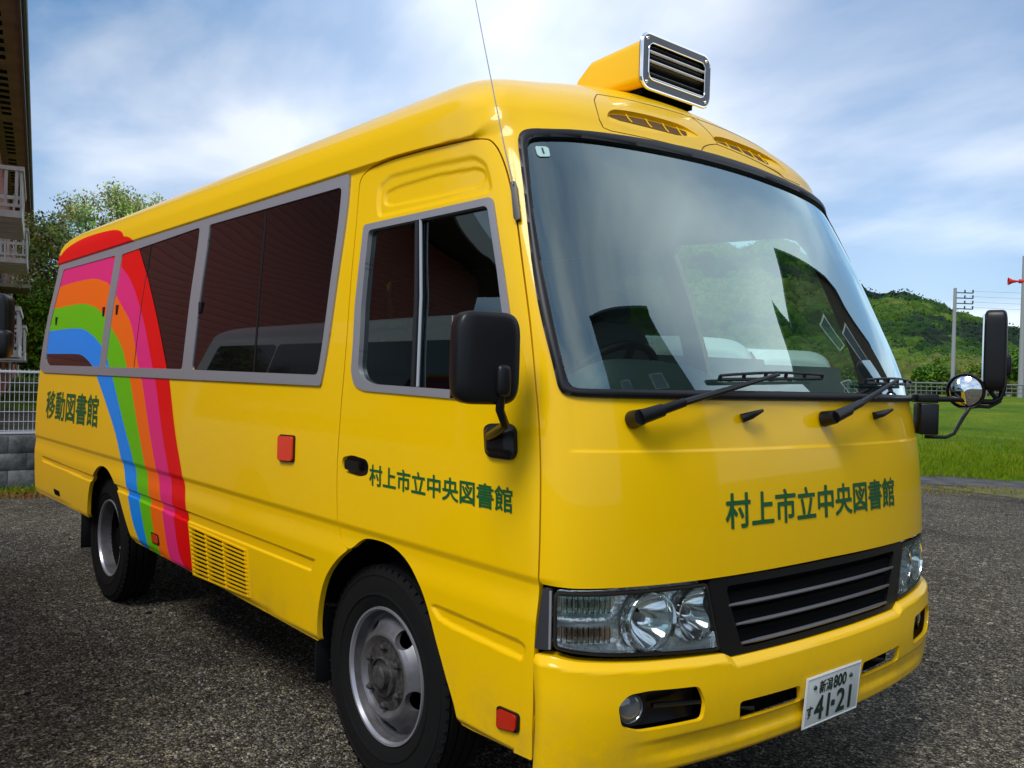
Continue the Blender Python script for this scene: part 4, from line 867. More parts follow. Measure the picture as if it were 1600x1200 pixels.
mix = N_(n, 'ShaderNodeMix', data_type='RGBA'); n.links.new(mk.outputs[0], mix.inputs['Factor']); n.links.new(mu2.outputs['Result'], mix.inputs['A']); mix.inputs['B'].default_value = (.055, .06, .018, 1)
n.links.new(mix.outputs['Result'], b.inputs['Base Color'])
bp_ = N_(n, 'ShaderNodeBump'); bp_.inputs['Strength'].default_value = .9; bp_.inputs['Distance'].default_value = .012; iv = N_(n, 'ShaderNodeMath', operation='SUBTRACT'); iv.inputs[0].default_value = 1; n.links.new(v1.outputs['Distance'], iv.inputs[1]); n.links.new(iv.outputs[0], bp_.inputs['Height']); n.links.new(bp_.outputs[0], b.inputs['Normal'])
GRAVEL = gm
gr_, n, b = nodes_mat('meadow')
P = N_(n, 'ShaderNodeTexCoord').outputs['Object']
a1 = noise(n, P, .35, 6, .65); a2 = noise(n, P, 9, 5, .7)
c1 = ramp(n, a1.outputs['Fac'], [(.3, (.05, .12, .0)), (.5, (.10, .18, .0)), (.7, (.20, .235, .004))]); c2 = ramp(n, a2.outputs['Fac'], [(.3, (.45, .5, .4)), (.7, (1.45, 1.3, 1.2))])
mu = N_(n, 'ShaderNodeMix', data_type='RGBA', blend_type='MULTIPLY'); mu.inputs['Factor'].default_value = 1; n.links.new(c1.outputs[0], mu.inputs['A']); n.links.new(c2.outputs[0], mu.inputs['B']); n.links.new(mu.outputs['Result'], b.inputs['Base Color'])
k = N_(n, 'ShaderNodeBump'); k.inputs['Strength'].default_value = .8; k.inputs['Distance'].default_value = .08; n.links.new(a2.outputs['Fac'], k.inputs['Height']); n.links.new(k.outputs[0], b.inputs['Normal'])
MEADOW = gr_
FOR = mat('forest_floor', (.02, .05, .008), .95, var=(.08, (.05, .09, .012)))
# one sheet, radial grid centred on the yard: fine near, coarse far
def sheet():
    rs = np.concatenate([np.linspace(.5, 30, 60), np.geomspace(31, 900, 90)]); az = np.linspace(0, 2 * PI, 361)[:-1]
    V = [(CC[0], CC[1], 0)]; F = []
    for r in rs:
        X = CC[0] + r * np.cos(az); Y = CC[1] + r * np.sin(az); Zz = ground_z(X, Y); V += list(zip(X, Y, Zz))
    nA = 360
    for j in range(nA): F.append((0, 1 + j, 1 + (j + 1) % nA))
    for i in range(len(rs) - 1):
        for j in range(nA): a = 1 + i * nA + j; c = 1 + i * nA + (j + 1) % nA; F.append((a, a + nA, c + nA, c))
    me = bpy.data.meshes.new('ground'); me.from_pydata([tuple(map(float, p)) for p in V], [], F)
    for m_ in (GRAVEL, MEADOW, FOR): me.materials.append(m_)
    co = np.array(V); idx = []
    for f in F:
        c = co[list(f)].mean(0); s = (c[0] - G0[0]) * GN[0] + (c[1] - G0[1]) * GN[1]; r = math.hypot(c[0] - CC[0], c[1] - CC[1])
        idx.append(2 if r > 108 else (1 if (s > 8 or (c[0] < -14 and c[1] > 8) or r > 75) else 0))
    me.polygons.foreach_set('material_index', idx); me.polygons.foreach_set('use_smooth', [True] * len(F)); me.update()
    o = newobj('ground', me); tag(o, kind='structure'); return o
sheet()
# meadow edge laid over the gravel with a ragged border
def strip_patch(name, mt, s0, s1, t0, t1, rag, zoff, res, seed, kind='structure', inv=False):
    T = np.array([GN[1], -GN[0]])
    r2 = np.random.default_rng(seed); ph = r2.random(12) * 6.28; fq = r2.uniform(.4, 7, 12)
    def G(a, bb):
        x = G0[0] + T[0] * a + GN[0] * bb; y = G0[1] + T[1] * a + GN[1] * bb; return np.stack([x, y, ground_z(x, y) + zoff], -1)
    def f(a, bb):
        w = sum(np.sin(a * fq[i] + ph[i] + .3 * np.sin(bb * 3)) / (1 + fq[i] * .6) for i in range(12)) * rag
        if inv: w = w + .5 * np.abs(np.sin(a * 2.1 + 2 * np.sin(bb * 2.3)) * np.sin(a * 5.3 + bb * 4)) * rag * 3.0
        return np.maximum(s0 + w - bb, bb - s1 + (w * .8 if inv else 0))
    o = clip_patch(name, G, f, np.arange(t0, t1, res), np.arange(s0 - 2, s1 + res, res), mt, None, None, lambda a, bb: np.stack([0 * a, 0 * a, 1 + 0 * a], -1))
    o['kind'] = kind; return o
strip_patch('meadow', MEADOW, .25, 9, -12, 30, .42, .006, .09, 1)
ASP = mat('old_asphalt', (.035, .034, .033), .85, bump=(60, .6, .010), var=(3.2, (.095, .088, .078)))
strip_patch('path', ASP, -1.45, .35, -12, 30, .22, .004, .07, 2, inv=False)
VERGE = mat('yellowed_moss', (.15, .125, .05), .95, bump=(40, .8, .02), var=(6, (.06, .085, .014)))
strip_patch('moss', VERGE, -2.5, -1.35, -12, 30, .36, .0055, .05, 3, inv=True)
# grass blades along the near edge of the meadow
def blades(name, pts, hgt, mt, label=None):
    V = []; F = []
    for (x, y, z) in pts:
        h = hgt * random.uniform(.4, 1.3); a = random.uniform(0, PI); w = .006 * random.uniform(.6, 1.6); lx, ly = random.gauss(0, .35) * h, random.gauss(0, .35) * h; b0 = len(V)
        V += [(x - w * math.cos(a), y - w * math.sin(a), z), (x + w * math.cos(a), y + w * math.sin(a), z), (x + lx * .4 + w * .7 * math.cos(a), y + ly * .4 + w * .7 * math.sin(a), z + h * .6), (x + lx * .4 - w * .7 * math.cos(a), y + ly * .4 - w * .7 * math.sin(a), z + h * .6), (x + lx, y + ly, z + h)]
        F += [(b0, b0 + 1, b0 + 2, b0 + 3), (b0 + 3, b0 + 2, b0 + 4)]
    me = bpy.data.meshes.new(name); me.from_pydata(V, [], F); me.materials.append(mt); me.update(); o = newobj(name, me); o['kind'] = 'stuff'
    if label: o['label'] = label
    return o
T_ = np.array([GN[1], -GN[0]]); pts = []
for _ in range(42000):
    a = random.uniform(-3, 14); s = .0 + abs(random.gauss(0, 1)) * 6; x = G0[0] + T_[0] * a + GN[0] * s; y = G0[1] + T_[1] * a + GN[1] * s; pts.append((x, y, float(0)))
P_ = np.array(pts); P_[:, 2] = ground_z(P_[:, 0], P_[:, 1]) + .004
GB = mat('grass_blade', (.09, .18, .0), .8, spec=.1, var=(1.2, (.17, .22, .004)))
blades('grass', P_.tolist(), .10, GB, 'short bright green grass of the meadow beyond the gravel')
pts = []
for _ in range(5000):
    a = random.uniform(-3, 12); s = -2.1 + random.gauss(0, .35) + .3 * math.sin(a * 1.7); pts.append((G0[0] + T_[0] * a + GN[0] * s, G0[1] + T_[1] * a + GN[1] * s, .004))
blades('grass_tufts', pts, .04, mat('tuft_blade', (.16, .18, .02), .8, var=(3, (.3, .2, .03))), 'sparse yellowish tufts between asphalt edge and gravel')
# loose stones
def pebbles():
    V = []; F = []; cols = []
    base = [(-1, -1, -.6), (1, -1, -.6), (1, 1, -.6), (-1, 1, -.6), (-.7, -.6, .6), (.6, -.7, .7), (.7, .6, .55), (-.6, .7, .6)]
    q = [(0, 1, 5, 4), (1, 2, 6, 5), (2, 3, 7, 6), (3, 0, 4, 7), (4, 5, 6, 7)]
    for _ in range(42000):
        if random.random() < .6:
            x, y = random.uniform(-6, 2.2), random.uniform(-2.6, -.2)
            if math.hypot(x - CX, y - CY) < .8: continue
        else: x, y = random.uniform(-5, 2.5), random.uniform(1.2, 10)
        r = .0026 * (1 + min(random.expovariate(2.2), 2.2)) * (1 + (random.random() < .004) * 1.6); a = random.uniform(0, 6.28); ca, sa = math.cos(a), math.sin(a); b0 = len(V); sx, sy, sz = (random.uniform(.7, 1.3) * r for _ in range(3))
        for (u, v, w) in base:
            u = u * sx * random.uniform(.8, 1.2); v = v * sy * random.uniform(.8, 1.2); V.append((x + u * ca - v * sa, y + u * sa + v * ca, r * .3 + w * sz * .8))
        F += [tuple(i + b0 for i in t) for t in q]; k = random.choice([.03, .05, .07, .10, .14, .22, .32]) * random.uniform(.7, 1.3); w_ = random.uniform(.72, .98); cols.append((k, k * (w_ * .5 + .5), k * w_))
    me = bpy.data.meshes.new('pebbles'); me.from_pydata(V, [], F); at = me.color_attributes.new('tone', 'FLOAT_COLOR', 'POINT')
    c = np.repeat(np.concatenate([np.array(cols), np.ones((len(cols), 1))], 1), 8, 0); at.data.foreach_set('color', c.ravel())
    m_, n, b = nodes_mat('stone'); A = N_(n, 'ShaderNodeAttribute', attribute_name='tone'); n.links.new(A.outputs['Color'], b.inputs['Base Color']); me.materials.append(m_); me.update()
    o = newobj('pebbles', me); o['kind'] = 'stuff'; o['label'] = 'loose small grey stones of the gravel yard'
pebbles()
# ---- foliage tools
def ico(sub=1):
    bm = bmesh.new(); bmesh.ops.create_icosphere(bm, subdivisions=sub, radius=1); v = np.array([p.co[:] for p in bm.verts]); f = [tuple(x.index for x in t.verts) for t in bm.faces]; bm.free(); return v, f
IV, IF = ico(2); IV3, IF3 = ico(3)
def leafmat(name, tone='tone', rough=.7, bump=None):
    m_, n, b = nodes_mat(name, rough); A = N_(n, 'ShaderNodeAttribute', attribute_name=tone)
    tcn = N_(n, 'ShaderNodeTexCoord'); t = noise(n, tcn.outputs['Object'], bump or 1.2, 6, .75); r = ramp(n, t.outputs['Fac'], [(.32, (.35, .38, .35)), (.55, (1, 1, 1)), (.72, (1.7, 1.6, 1.3))])
    mu = N_(n, 'ShaderNodeMix', data_type='RGBA', blend_type='MULTIPLY'); mu.inputs['Factor'].default_value = 1; n.links.new(A.outputs['Color'], mu.inputs['A']); n.links.new(r.outputs[0], mu.inputs['B']); n.links.new(mu.outputs['Result'], b.inputs['Base Color'])
    return m_
LF = leafmat('tree_leaves')
class Leaves:
    def __init__(s): s.v = []; s.c = []; s.n = 0
    def clump(s, c, r, n, size, col, shell=None):
        c = np.array(c); d = rng.normal(size=(n, 3)); d /= np.linalg.norm(d, axis=1)[:, None]; p = c + d * (rng.random((n, 1)) ** .45 if shell is None else rng.uniform(*shell, (n, 1))) * np.array(r)
        a = rng.normal(size=(n, 3)); a /= np.linalg.norm(a, axis=1)[:, None]; bb = np.cross(a, rng.normal(size=(n, 3))); bb /= np.linalg.norm(bb, axis=1)[:, None]
        sz = size * rng.uniform(.6, 1.4, (n, 1)); q = np.stack([p - a * sz, p + bb * sz * .55, p + a * sz, p - bb * sz * .55], 1); s.v.append(q.reshape(-1, 3))
        cc = np.array(col) * rng.uniform(.7, 1.35, (n, 1)); s.c.append(np.repeat(cc, 4, 0)); s.n += n
    def build(s, name, mt, parent=None):
        V = np.concatenate(s.v); me = bpy.data.meshes.new(name); n = len(V)
        me.vertices.add(n); me.vertices.foreach_set('co', V.ravel()); me.loops.add(n); me.loops.foreach_set('vertex_index', np.arange(n)); me.polygons.add(n // 4); me.polygons.foreach_set('loop_start', np.arange(0, n, 4)); me.update(calc_edges=True)
        at = me.color_attributes.new('tone', 'FLOAT_COLOR', 'POINT'); C = np.concatenate(s.c); at.data.foreach_set('color', np.concatenate([C, np.ones((n, 1))], 1).ravel()); me.materials.append(mt); return newobj(name, me, parent)
# ---- forest on the hill: one mass of crowns
def forest():
    L = Leaves(); V = []; F = []; Cc = []; b0 = 0
    pal = [(.018, .058, .010), (.034, .090, .010), (.062, .130, .010), (.11, .19, .018), (.145, .18, .035), (.018, .036, .018), (.010, .026, .012)]
    fa = np.array(IF3); fb = np.array(IF)
    for k in range(4300):
        d = random.uniform(100, 134) if k < 3950 else random.uniform(134, 178); az = math.radians(d); r = random.uniform(108, 262)
        x, y = CC[0] + r * math.cos(az), CC[1] + r * math.sin(az); z = float(ground_z(x, y))
        R0 = random.uniform(1.6, 3.3); patch = .9 * math.sin(x * .06 + 1) * math.cos(y * .045) + .9 * math.sin(z * .42 + .8) + random.gauss(0, .35)
        col = np.array(pal[6] if patch < -1.1 else pal[5] if patch < -.8 else pal[0] if patch < -.35 else pal[1] if patch < .0 else pal[2] if patch < .45 else pal[3] if patch < .9 else pal[4])
        w = IV3 if r < 170 else IV; n1 = np.sin(w[:, 0] * 7 + k) * np.cos(w[:, 1] * 6 + 2 * k) * np.sin(w[:, 2] * 6.5 + k * .7); n2 = np.sin(w[:, 0] * 17 + k * 3) * np.cos(w[:, 1] * 15 + k) * np.cos(w[:, 2] * 16)
        v = w * (1 + .20 * n1 + .09 * n2)[:, None] * np.array([R0, R0, R0 * random.uniform(.8, 1.15)]) * .9 + rng.normal(size=w.shape) * .05
        V.append(v + np.array([x, y, z + R0 * .45])); F.append((fa if r < 170 else fb) + b0); b0 += len(w); Cc.append(np.repeat(col[None] * (.75 + .35 * (n1 + n2)[:, None]).mean(), len(w), 0))
        L.clump((x, y, z + R0 * .45), (R0, R0, R0), int(95 * min(2.6, (200 / r) ** 2)) if k < 3950 else 40, .24 * max(.6, r / 200), col * 1.15, (.80, 1.12))
    V = np.concatenate(V); F = np.concatenate(F); C = np.concatenate(Cc); me = bpy.data.meshes.new('forest'); nv, nf = len(V), len(F)
    me.vertices.add(nv); me.vertices.foreach_set('co', V.ravel()); me.loops.add(nf * 3); me.loops.foreach_set('vertex_index', F.ravel()); me.polygons.add(nf); me.polygons.foreach_set('loop_start', np.arange(0, nf * 3, 3)); me.update(calc_edges=True)
    at = me.color_attributes.new('tone', 'FLOAT_COLOR', 'POINT'); at.data.foreach_set('color', np.concatenate([C, np.ones((nv, 1))], 1).ravel()); me.materials.append(leafmat('forest_mass', bump=.9)); me.polygons.foreach_set('use_smooth', [True] * nf)
    o = newobj('forest_crowns', me); o['kind'] = 'stuff'; o['label'] = 'mixed green woodland covering the hill behind the meadow'
    o2 = L.build('forest_leaves', leafmat('forest_leaf', bump=.9)); o2['kind'] = 'stuff'; o2['label'] = 'leafy outer foliage of the woodland on the hill'
forest()
BARK = mat('bark', (.16, .13, .115), .9, bump=(20, .6, .02))
def tree(x, y, h, spread, ncl, leaf, col, label, group=None, open_=False, trunk_r=.16, cat='tree'):
    z = float(ground_z(x, y)); t = empty('tree', (x, y, z), label, cat, group); m = MB(); L = Leaves(); tips = []
    random.seed(int(abs(x) * 10 + y * 3) + 4)
    def grow(p, d, ln, r, lv):
        q = p + d * ln; mid_ = (p + q) / 2 + Vector((random.gauss(0, .05), random.gauss(0, .05), random.gauss(0, .03))) * ln; m.tube([p, mid_, q], [r * (.75 if open_ else 1), r * .8 * (.75 if open_ else 1), r * .62 * (.75 if open_ else 1)], 6 if lv < 2 else 4, cap=False)
        if lv >= 2: tips.append(mid_)
        if lv >= 4 or r < .006: tips.append(q); return
        for j in range(5 if lv == 0 else 3 if lv < 2 else random.choice([2, 3])):
            dd = Vector((math.cos(j * 1.257 + .6) * random.uniform(.7, 1), math.sin(j * 1.257 + .6) * random.uniform(.7, 1), random.uniform(.55, 1.1))).normalized() if lv == 0 else (d + Vector((random.gauss(0, 1), random.gauss(0, 1), random.gauss(.12, .5))) * .62).normalized(); grow(q, dd, ln * random.uniform(.62, .82), r * .62, lv + 1)
        grow(q, (d + Vector((random.gauss(0, .2), random.gauss(0, .2), .1))).normalized(), ln * .7, r * .6, lv + 1)
    grow(Vector((0, 0, 0)), Vector((0, 0, 1)), h * .28, trunk_r, 0)
    mz = max(p.z for p in tips); k = h / mz; mxy = max(math.hypot(p.x, p.y) for p in tips); ks = spread / mxy
    m.v = [(a * ks if c > h * .2 else a, b * ks if c > h * .2 else b, c * k) for a, b, c in m.v]; m.build('trunk', BARK, t)
    for p in tips:
        cc = [c * random.uniform(.7, 1.3) for c in col]
        L.clump((p.x * ks, p.y * ks, p.z * k), (.46 if open_ else .8,) * 3, ncl, leaf, cc)
    L.build('crown', LF, t); return t
def at(u, v, depth):
    r = _F + _R2 * ((u - 800) / F_PX) - _U2 * ((v - 600) / F_PX); return Vector((CX, CY, CZ)) + r * depth
# spring tree with thin young leaves behind the rear of the bus
tree(-34.9, 8.1, 8.5, 4.0, 34, .060, (.50, .60, .20), 'tall thin spring tree with open pale crown rising behind the rear of the bus', open_=True, trunk_r=.22)
tree(-40.0, 11.8, 9.2, 3.6, 30, .060, (.50, .60, .20), 'smaller open-crowned tree whose tip just shows over the bus roof', open_=True, trunk_r=.2)
for i, (x, y, h, s, lab) in enumerate(((-43.5, 8.6, 5.2, 3.6, 'round dense green tree low behind the rear corner of the bus'), (-36.5, 6.6, 3.3, 2.0, 'dense green tree between the balcony building and the bus'), (-50, 12.6, 5.0, 4.5, 'broad green tree furthest back on the left, beside the spring tree'))):
    tree(x, y, h, s, 70, .10, (.17, .32, .02), lab, 'dense trees behind the yard', trunk_r=.22)
# hedge trees and bushes beyond the meadow
hb = [(-21.5, 68, 3.0), (-27, 72, 2.0), (-15, 70, 3.4), (-33, 76, 1.9), (-8, 74, 4.0), (-40, 76, 1.7), (-46, 80, 1.8), (-30, 90, 4.0), (-20, 88, 4.6), (-52, 84, 2.2), (-60, 84, 2.6), (-41, 99, 3.6), (-52, 100, 3.4)]
for i, (x, y, h) in enumerate(hb):
    tree(x, y, h, h * .85, 34, .15, random.choice([(.09, .19, .02), (.14, .24, .03), (.19, .24, .035)]), ['bushy young tree beyond the railing, nearest the horn pole', 'low bushy tree left of the grey pole beyond the railing', 'olive green tree behind the black wing mirror', 'low olive bush at the foot of the hill', 'tall bushy tree furthest right beyond the railing', 'bushy tree seen through the windscreen', 'round bush further left along the hill foot', 'dark tree at the hill foot behind the grey pole', 'tree at the hill foot behind the wing mirror', 'bushy tree far left along the hill foot', 'leftmost bushy tree at the hill foot', 'tree at the hill foot beside the windscreen edge', 'tree at the hill foot behind the windscreen'][i], 'bushy trees along the foot of the hill', trunk_r=.12)
# railing beyond the meadow
RAILM = mat('galvanised_rail', (.20, .215, .225), .6, metal=.2)
rl = empty('railing', (0, 0, 0), 'long grey metal railing across the far side of the meadow', 'railing')
def mead(a, s): x = G0[0] + T_[0] * a + GN[0] * s; y = G0[1] + T_[1] * a + GN[1] * s; return Vector((x, y, float(ground_z(x, y))))
m = MB()
for z in (.78, .55, .30): m.tube([mead(a, 44) + Vector((0, 0, z)) for a in np.linspace(-45, 60, 60)], .045 if z > .7 else .025, 6)
m.build('rail', RAILM, rl)
m = MB()
for a in np.arange(-45, 60, 2.0): p = mead(a, 44); m.box(p + Vector((0, 0, .38)), (.07, .07, .8))
o = m.build('posts', RAILM, rl); o['kind'] = 'stuff'
m = MB()
for a in np.arange(-20, 60, .30): p = mead(a, 44.02); m.box(p + Vector((0, 0, .36)), (.03, .03, .62))
o = m.build('pickets', RAILM, rl); o['kind'] = 'stuff'
# utility poles
CON = mat('concrete_pole', (.30, .31, .32), .7)
def pole(x, y, h, label, kind):
    z = float(ground_z(x, y)); p = empty('utility_pole', (x, y, z), label, 'pole', 'grey utility poles beyond the meadow'); m = MB(); m.tube([(0, 0, 0), (0, 0, h)], [.20, .12] if kind else [.17, .12], 14); m.build('shaft', CON, p); return p
p1 = pole(-28.3, 69.0, 8.45, 'thin grey utility pole with a stack of short crossarms, in front of the hill', 0)
m = MB()
for k in range(4):
    z = 8.1 - .42 * k; m.box((.62, .45, z), (1.3, .9, .07) if 0 else (.06, .06, .06))
    m.tube([(0, 0, z), (1.05, .74, z - .05)], .045, 6)
m.build('crossarm', mat('arm_steel', (.10, .11, .12), .5), p1)
m = MB()
for k in range(4):
    z = 8.1 - .42 * k
    for t in (.55, 1.0): m.tube([(1.05 * t, .74 * t, z - .05), (1.05 * t, .74 * t, z + .20)], .06, 8)
m.build('insulator', mat('insulator', (.05, .05, .06), .3), p1)
p2 = pole(-20.9, 62.3, 9.55, 'thick grey utility pole with a red horn speaker at the right edge', 1)
m = MB(); RH = mat('red_horn', (.65, .02, .02), .4)
m.lathe([(.05, 0), (.07, .25), (.12, .5), (.26, .75), (.27, .77), (.10, .5)], (-.15, -.1, 7.85), (-.82, -.5, 0), 20); m.lathe([(.13, -.1), (.15, .12), (0, .16)], (-.15, -.1, 7.85), (-.82, -.5, 0), 16); m.tube([(-.1, 0, 7.85), (.1, 0, 7.85)], .16, 10); m.build('horn_speaker', RH, p2)
m = MB()
A1 = Vector((-27.4, 69.6, 9.45)); B1 = Vector((28, 78, 9.6))
for k in range(4):
    pa = A1 + Vector((0, 0, -.42 * k)); pb = B1 + Vector((0, 0, -.42 * k)); m.tube([pa.lerp(pb, t) - Vector((0, 0, 1.6 * math.sin(PI * t))) for t in np.linspace(0, 1, 20)], .010, 4)
tag(m.build('power_line', mat('cable', (.12, .13, .15), .6)), 'four thin sagging cables running right from the grey utility pole', 'cable')
# ---- left side: block wall, white mesh fence, verge
BLK = bpy.data.materials.new('concrete_block'); BLK.use_nodes = True; n = BLK.node_tree; b = n.nodes['Principled BSDF']; b.inputs['Roughness'].default_value = .9
tcn = N_(n, 'ShaderNodeTexCoord'); mpn = N_(n, 'ShaderNodeMapping'); n.links.new(tcn.outputs['Object'], mpn.inputs['Vector']); mpn.inputs['Rotation'].default_value = (PI / 2, 0, PI / 2)
t = noise(n, tcn.outputs['Object'], 3.2, 8, .7); r = ramp(n, t.outputs['Fac'], [(.30, (.012, .012, .012)), (.45, (.07, .075, .075)), (.62, (.17, .18, .18)), (.8, (.30, .31, .31))]); n.links.new(r.outputs[0], b.inputs['Base Color'])
k_ = N_(n, 'ShaderNodeBump'); k_.inputs['Strength'].default_value = .6; k_.inputs['Distance'].default_value = .01; t3 = noise(n, tcn.outputs['Object'], 30, 5, .7); n.links.new(t3.outputs['Fac'], k_.inputs['Height']); n.links.new(k_.outputs[0], b.inputs['Normal'])
WX = -9.05; wy0, wy1 = -1.6, 5.2
wl = empty('block_wall', (WX, 0, 0), 'weathered grey concrete block wall under the white mesh fence', 'wall')
m = MB()
for r_, z0_, hh in ((0, 0, .235), (1, .240, .195), (2, .440, .195)):
    y = wy0 - (.2 if r_ % 2 else 0)
    while y < wy1: m.box((0, y + .195, z0_ + hh / 2), (.15, .386, hh)); y += .395
m.build('block_courses', BLK, wl, .004, 1); m = MB(); m.box((0, 1.8, .325), (.13, 6.9, .64)); m.build('mortar', mat('mortar', (.16, .16, .155), .9), wl)
FW = mat('white_fence_steel', (.62, .64, .66), .4)
fe = empty('mesh_fence', (WX, 0, .64), 'white welded wire mesh fence on top of the block wall', 'fence')
m = MB()
for y in np.arange(-1.6, 5.2, .05): m.box((0, y, .395), (.005, .005, .76))
for z in (.06, .165, .28, .395, .51, .62): m.box((.006, 1.8, z), (.005, 6.9, .008))
for z in (.03, .745): m.box((.006, 1.8, z), (.03, 6.9, .018)); m.box((-.02, 1.8, z + .012), (.03, 6.9, .010))
m.build('wire_panel', FW, fe)
m = MB()
for y in (-1.5, .42, 2.4, 4.4): m.tube([(-.03, y, -.02), (-.03, y, .78)], .025, 10)
m.build('post', FW, fe)
vg = clip_patch('verge', lambda a, bb: np.stack([a, bb, .006 + 0 * a], -1), lambda a, bb: np.maximum(a - (-8.25 + .16 * np.sin(bb * 3) + .1 * np.sin(bb * 7.3)), -a - 8.98), np.arange(-9.1, -7.8, .05), np.arange(-2, 5, .06), VERGE, None, None, lambda a, bb: np.stack([0 * a, 0 * a, 1 + 0 * a], -1)); vg['kind'] = 'structure'
pts = [(random.uniform(-8.95, -8.5), random.uniform(-1.6, 4), .005) for _ in range(3500)]; blades('verge_grass', pts, .07, GB, 'green grass fringe at the foot of the block wall')
pts = [(random.uniform(-8.75, -8.15), random.uniform(-1.6, 4), .005) for _ in range(3500)]; blades('dry_weeds', pts, .05, mat('dry_weed', (.28, .09, .02), .9, var=(4, (.15, .12, .02))), 'reddish dry weeds in front of the wall grass')
# ---- long balcony building on the left
ang = math.radians(167.7)
bl = empty('balcony_building', (CX, CY, 0), 'long reddish brown boarded building with white balconies at the left edge', 'building', rz=ang)
BRD = bpy.data.materials.new('red_weatherboard'); BRD.use_nodes = True; n = BRD.node_tree; b = n.nodes['Principled BSDF']; b.inputs['Roughness'].default_value = .8
tcn = N_(n, 'ShaderNodeTexCoord'); sx_ = N_(n, 'ShaderNodeSeparateXYZ'); n.links.new(tcn.outputs['Object'], sx_.inputs[0]); mm = N_(n, 'ShaderNodeMath', operation='FRACT'); m1 = N_(n, 'ShaderNodeMath', operation='MULTIPLY'); m1.inputs[1].default_value = 8.5; n.links.new(sx_.outputs['Z'], m1.inputs[0]); n.links.new(m1.outputs[0], mm.inputs[0])
r = ramp(n, mm.outputs[0], [(0, (.14, .04, .03)), (.14, (.34, .09, .065)), (1, (.40, .115, .08))]); n.links.new(r.outputs[0], b.inputs['Base Color'])
BW = mat('old_white_balcony', (.74, .71, .66), .7, var=(2.2, (.52, .50, .45)))
SOF = mat('soffit_board', (.36, .22, .20), .8, var=(1.5, (.24, .16, .13))); EDG = mat('barge_board', (.16, .13, .14), .6)
X0, X1 = 11.9, 74.
SEC = [(1.35, 9.2), (3.2, 10.4), (6.9, 6.05), (9.6, 5.2)]      # roof line across the building
m = MB(); ps = [(1.35, 0)] + SEC + [(9.6, 0)]; k = len(ps)
m.add([(X0, a, b_) for a, b_ in ps] + [(X1, a, b_) for a, b_ in ps], [tuple(range(k)), tuple(range(2 * k - 1, k - 1, -1))] + [(i, (i + 1) % k, k + (i + 1) % k, k + i) for i in range(k)]); m.build('wall', BRD, bl)
EY = .56
m = MB(); m.box(((X0 + X1) / 2, (1.35 + EY) / 2, 9.16), (X1 - X0 + 2, 1.35 - EY, .06)); m.build('soffit', SOF, bl)
for k in range(100):
    x = X0 + .6 + k * .62
    if k % 9 == 4 or x > X1: continue
    m = MB(); m.box((x, 1.03, 9.125), (.28, .26, .02)); m.build('soffit_vent', DRK, bl)
m = MB(); m.box(((X0 + X1) / 2, EY - .025, 9.24), (X1 - X0 + 2, .05, .32)); m.build('fascia', EDG, bl)
m = MB(); m.tube([(X0 - 1, EY - .10, 9.33), (X1 + 1, EY - .10, 9.33)], .07, 8); m.build('gutter', EDG, bl)
m = MB(); xa, xb = X0 - 1, X1 + 1; rs = [(EY, 9.36)] + [(a, b_ + .16) for a, b_ in SEC[1:3]] + [(10.4, 5.1)]
for (a, z0_), (c, z1_) in zip(rs[:-1], rs[1:]):
    m.add([(xa, a, z0_), (xb, a, z0_), (xb, c, z1_), (xa, c, z1_), (xa, a, z0_ + .14), (xb, a, z0_ + .14), (xb, c, z1_ + .14), (xa, c, z1_ + .14)], [(0, 1, 2, 3), (7, 6, 5, 4), (0, 4, 5, 1), (1, 5, 6, 2), (2, 6, 7, 3), (3, 7, 4, 0)])
m.build('roof', mat('roof_metal', (.10, .10, .11), .5), bl)
m = MB(); gl = chl(rs, 2)
for (a, z0_), (c, z1_) in zip(gl[:-1], gl[1:]):
    m.add([(xa - .06, a, z0_ - .35), (xa - .06, c, z1_ - .35), (xa - .06, c, z1_ + .16), (xa - .06, a, z0_ + .16), (xa - .003, a, z0_ - .35), (xa - .003, c, z1_ - .35), (xa - .003, c, z1_ + .16), (xa - .003, a, z0_ + .16)], [(0, 1, 2, 3), (7, 6, 5, 4), (0, 4, 5, 1), (3, 2, 6, 7)])
m.build('gable_board', mat('pale_barge', (.45, .44, .44), .6), bl)
GLS = mat('building_window_glass', (.03, .04, .05), .05, spec=1.0)
for k in range(7):
    for zf in (4.55, 1.72):
        x = 20.7 + k * 8.9
        bc = empty('balcony', (x, 0, zf)); bc.parent = bl; L_ = 3.6
        m = MB(); m.box((L_ / 2, .88, .0), (L_, .98, .14)); m.box((L_ / 2, .39, .06), (L_, .035, .22)); m.build('balcony_floor', BW, bc)
        m = MB(); m.box((L_ / 2, .40, .92), (L_ + .06, .10, .09)); m.box((L_ / 2, .40, .17), (L_, .06, .07))
        m.box((0.02, .88, .92), (.08, .98, .08)); m.box((0.02, .88, .17), (.06, .98, .06)); m.box((L_ - .02, .88, .92), (.08, .98, .08)); m.build('handrail', BW, bc)
        m = MB()
        for j in range(15): m.box((.05 + j * (L_ - .1) / 14, .40, .54), (.055, .035, .70))
        for j in range(5): m.box((.02, .48 + j * .19, .54), (.035, .06, .70))
        m.build('balusters', BW, bc)
        m = MB(); m.box((1.8, 1.33, 1.05), (1.9, .06, 1.95)); f_ = m.build('window_frame', BW, bl); f_.location = (x, 0, zf)
        m = MB(); m.box((1.35, 1.29, 1.05), (.82, .03, 1.8)); m.box((2.25, 1.29, 1.05), (.82, .03, 1.8)); g_ = m.build('window_pane', GLS, f_)
for x in (18.5, 27.3, 45., 63.): m = MB(); m.tube([(x, 1.15, 0), (x, 1.15, 9.1)], .06, 8); m.build('drain_pipe', BW, bl)
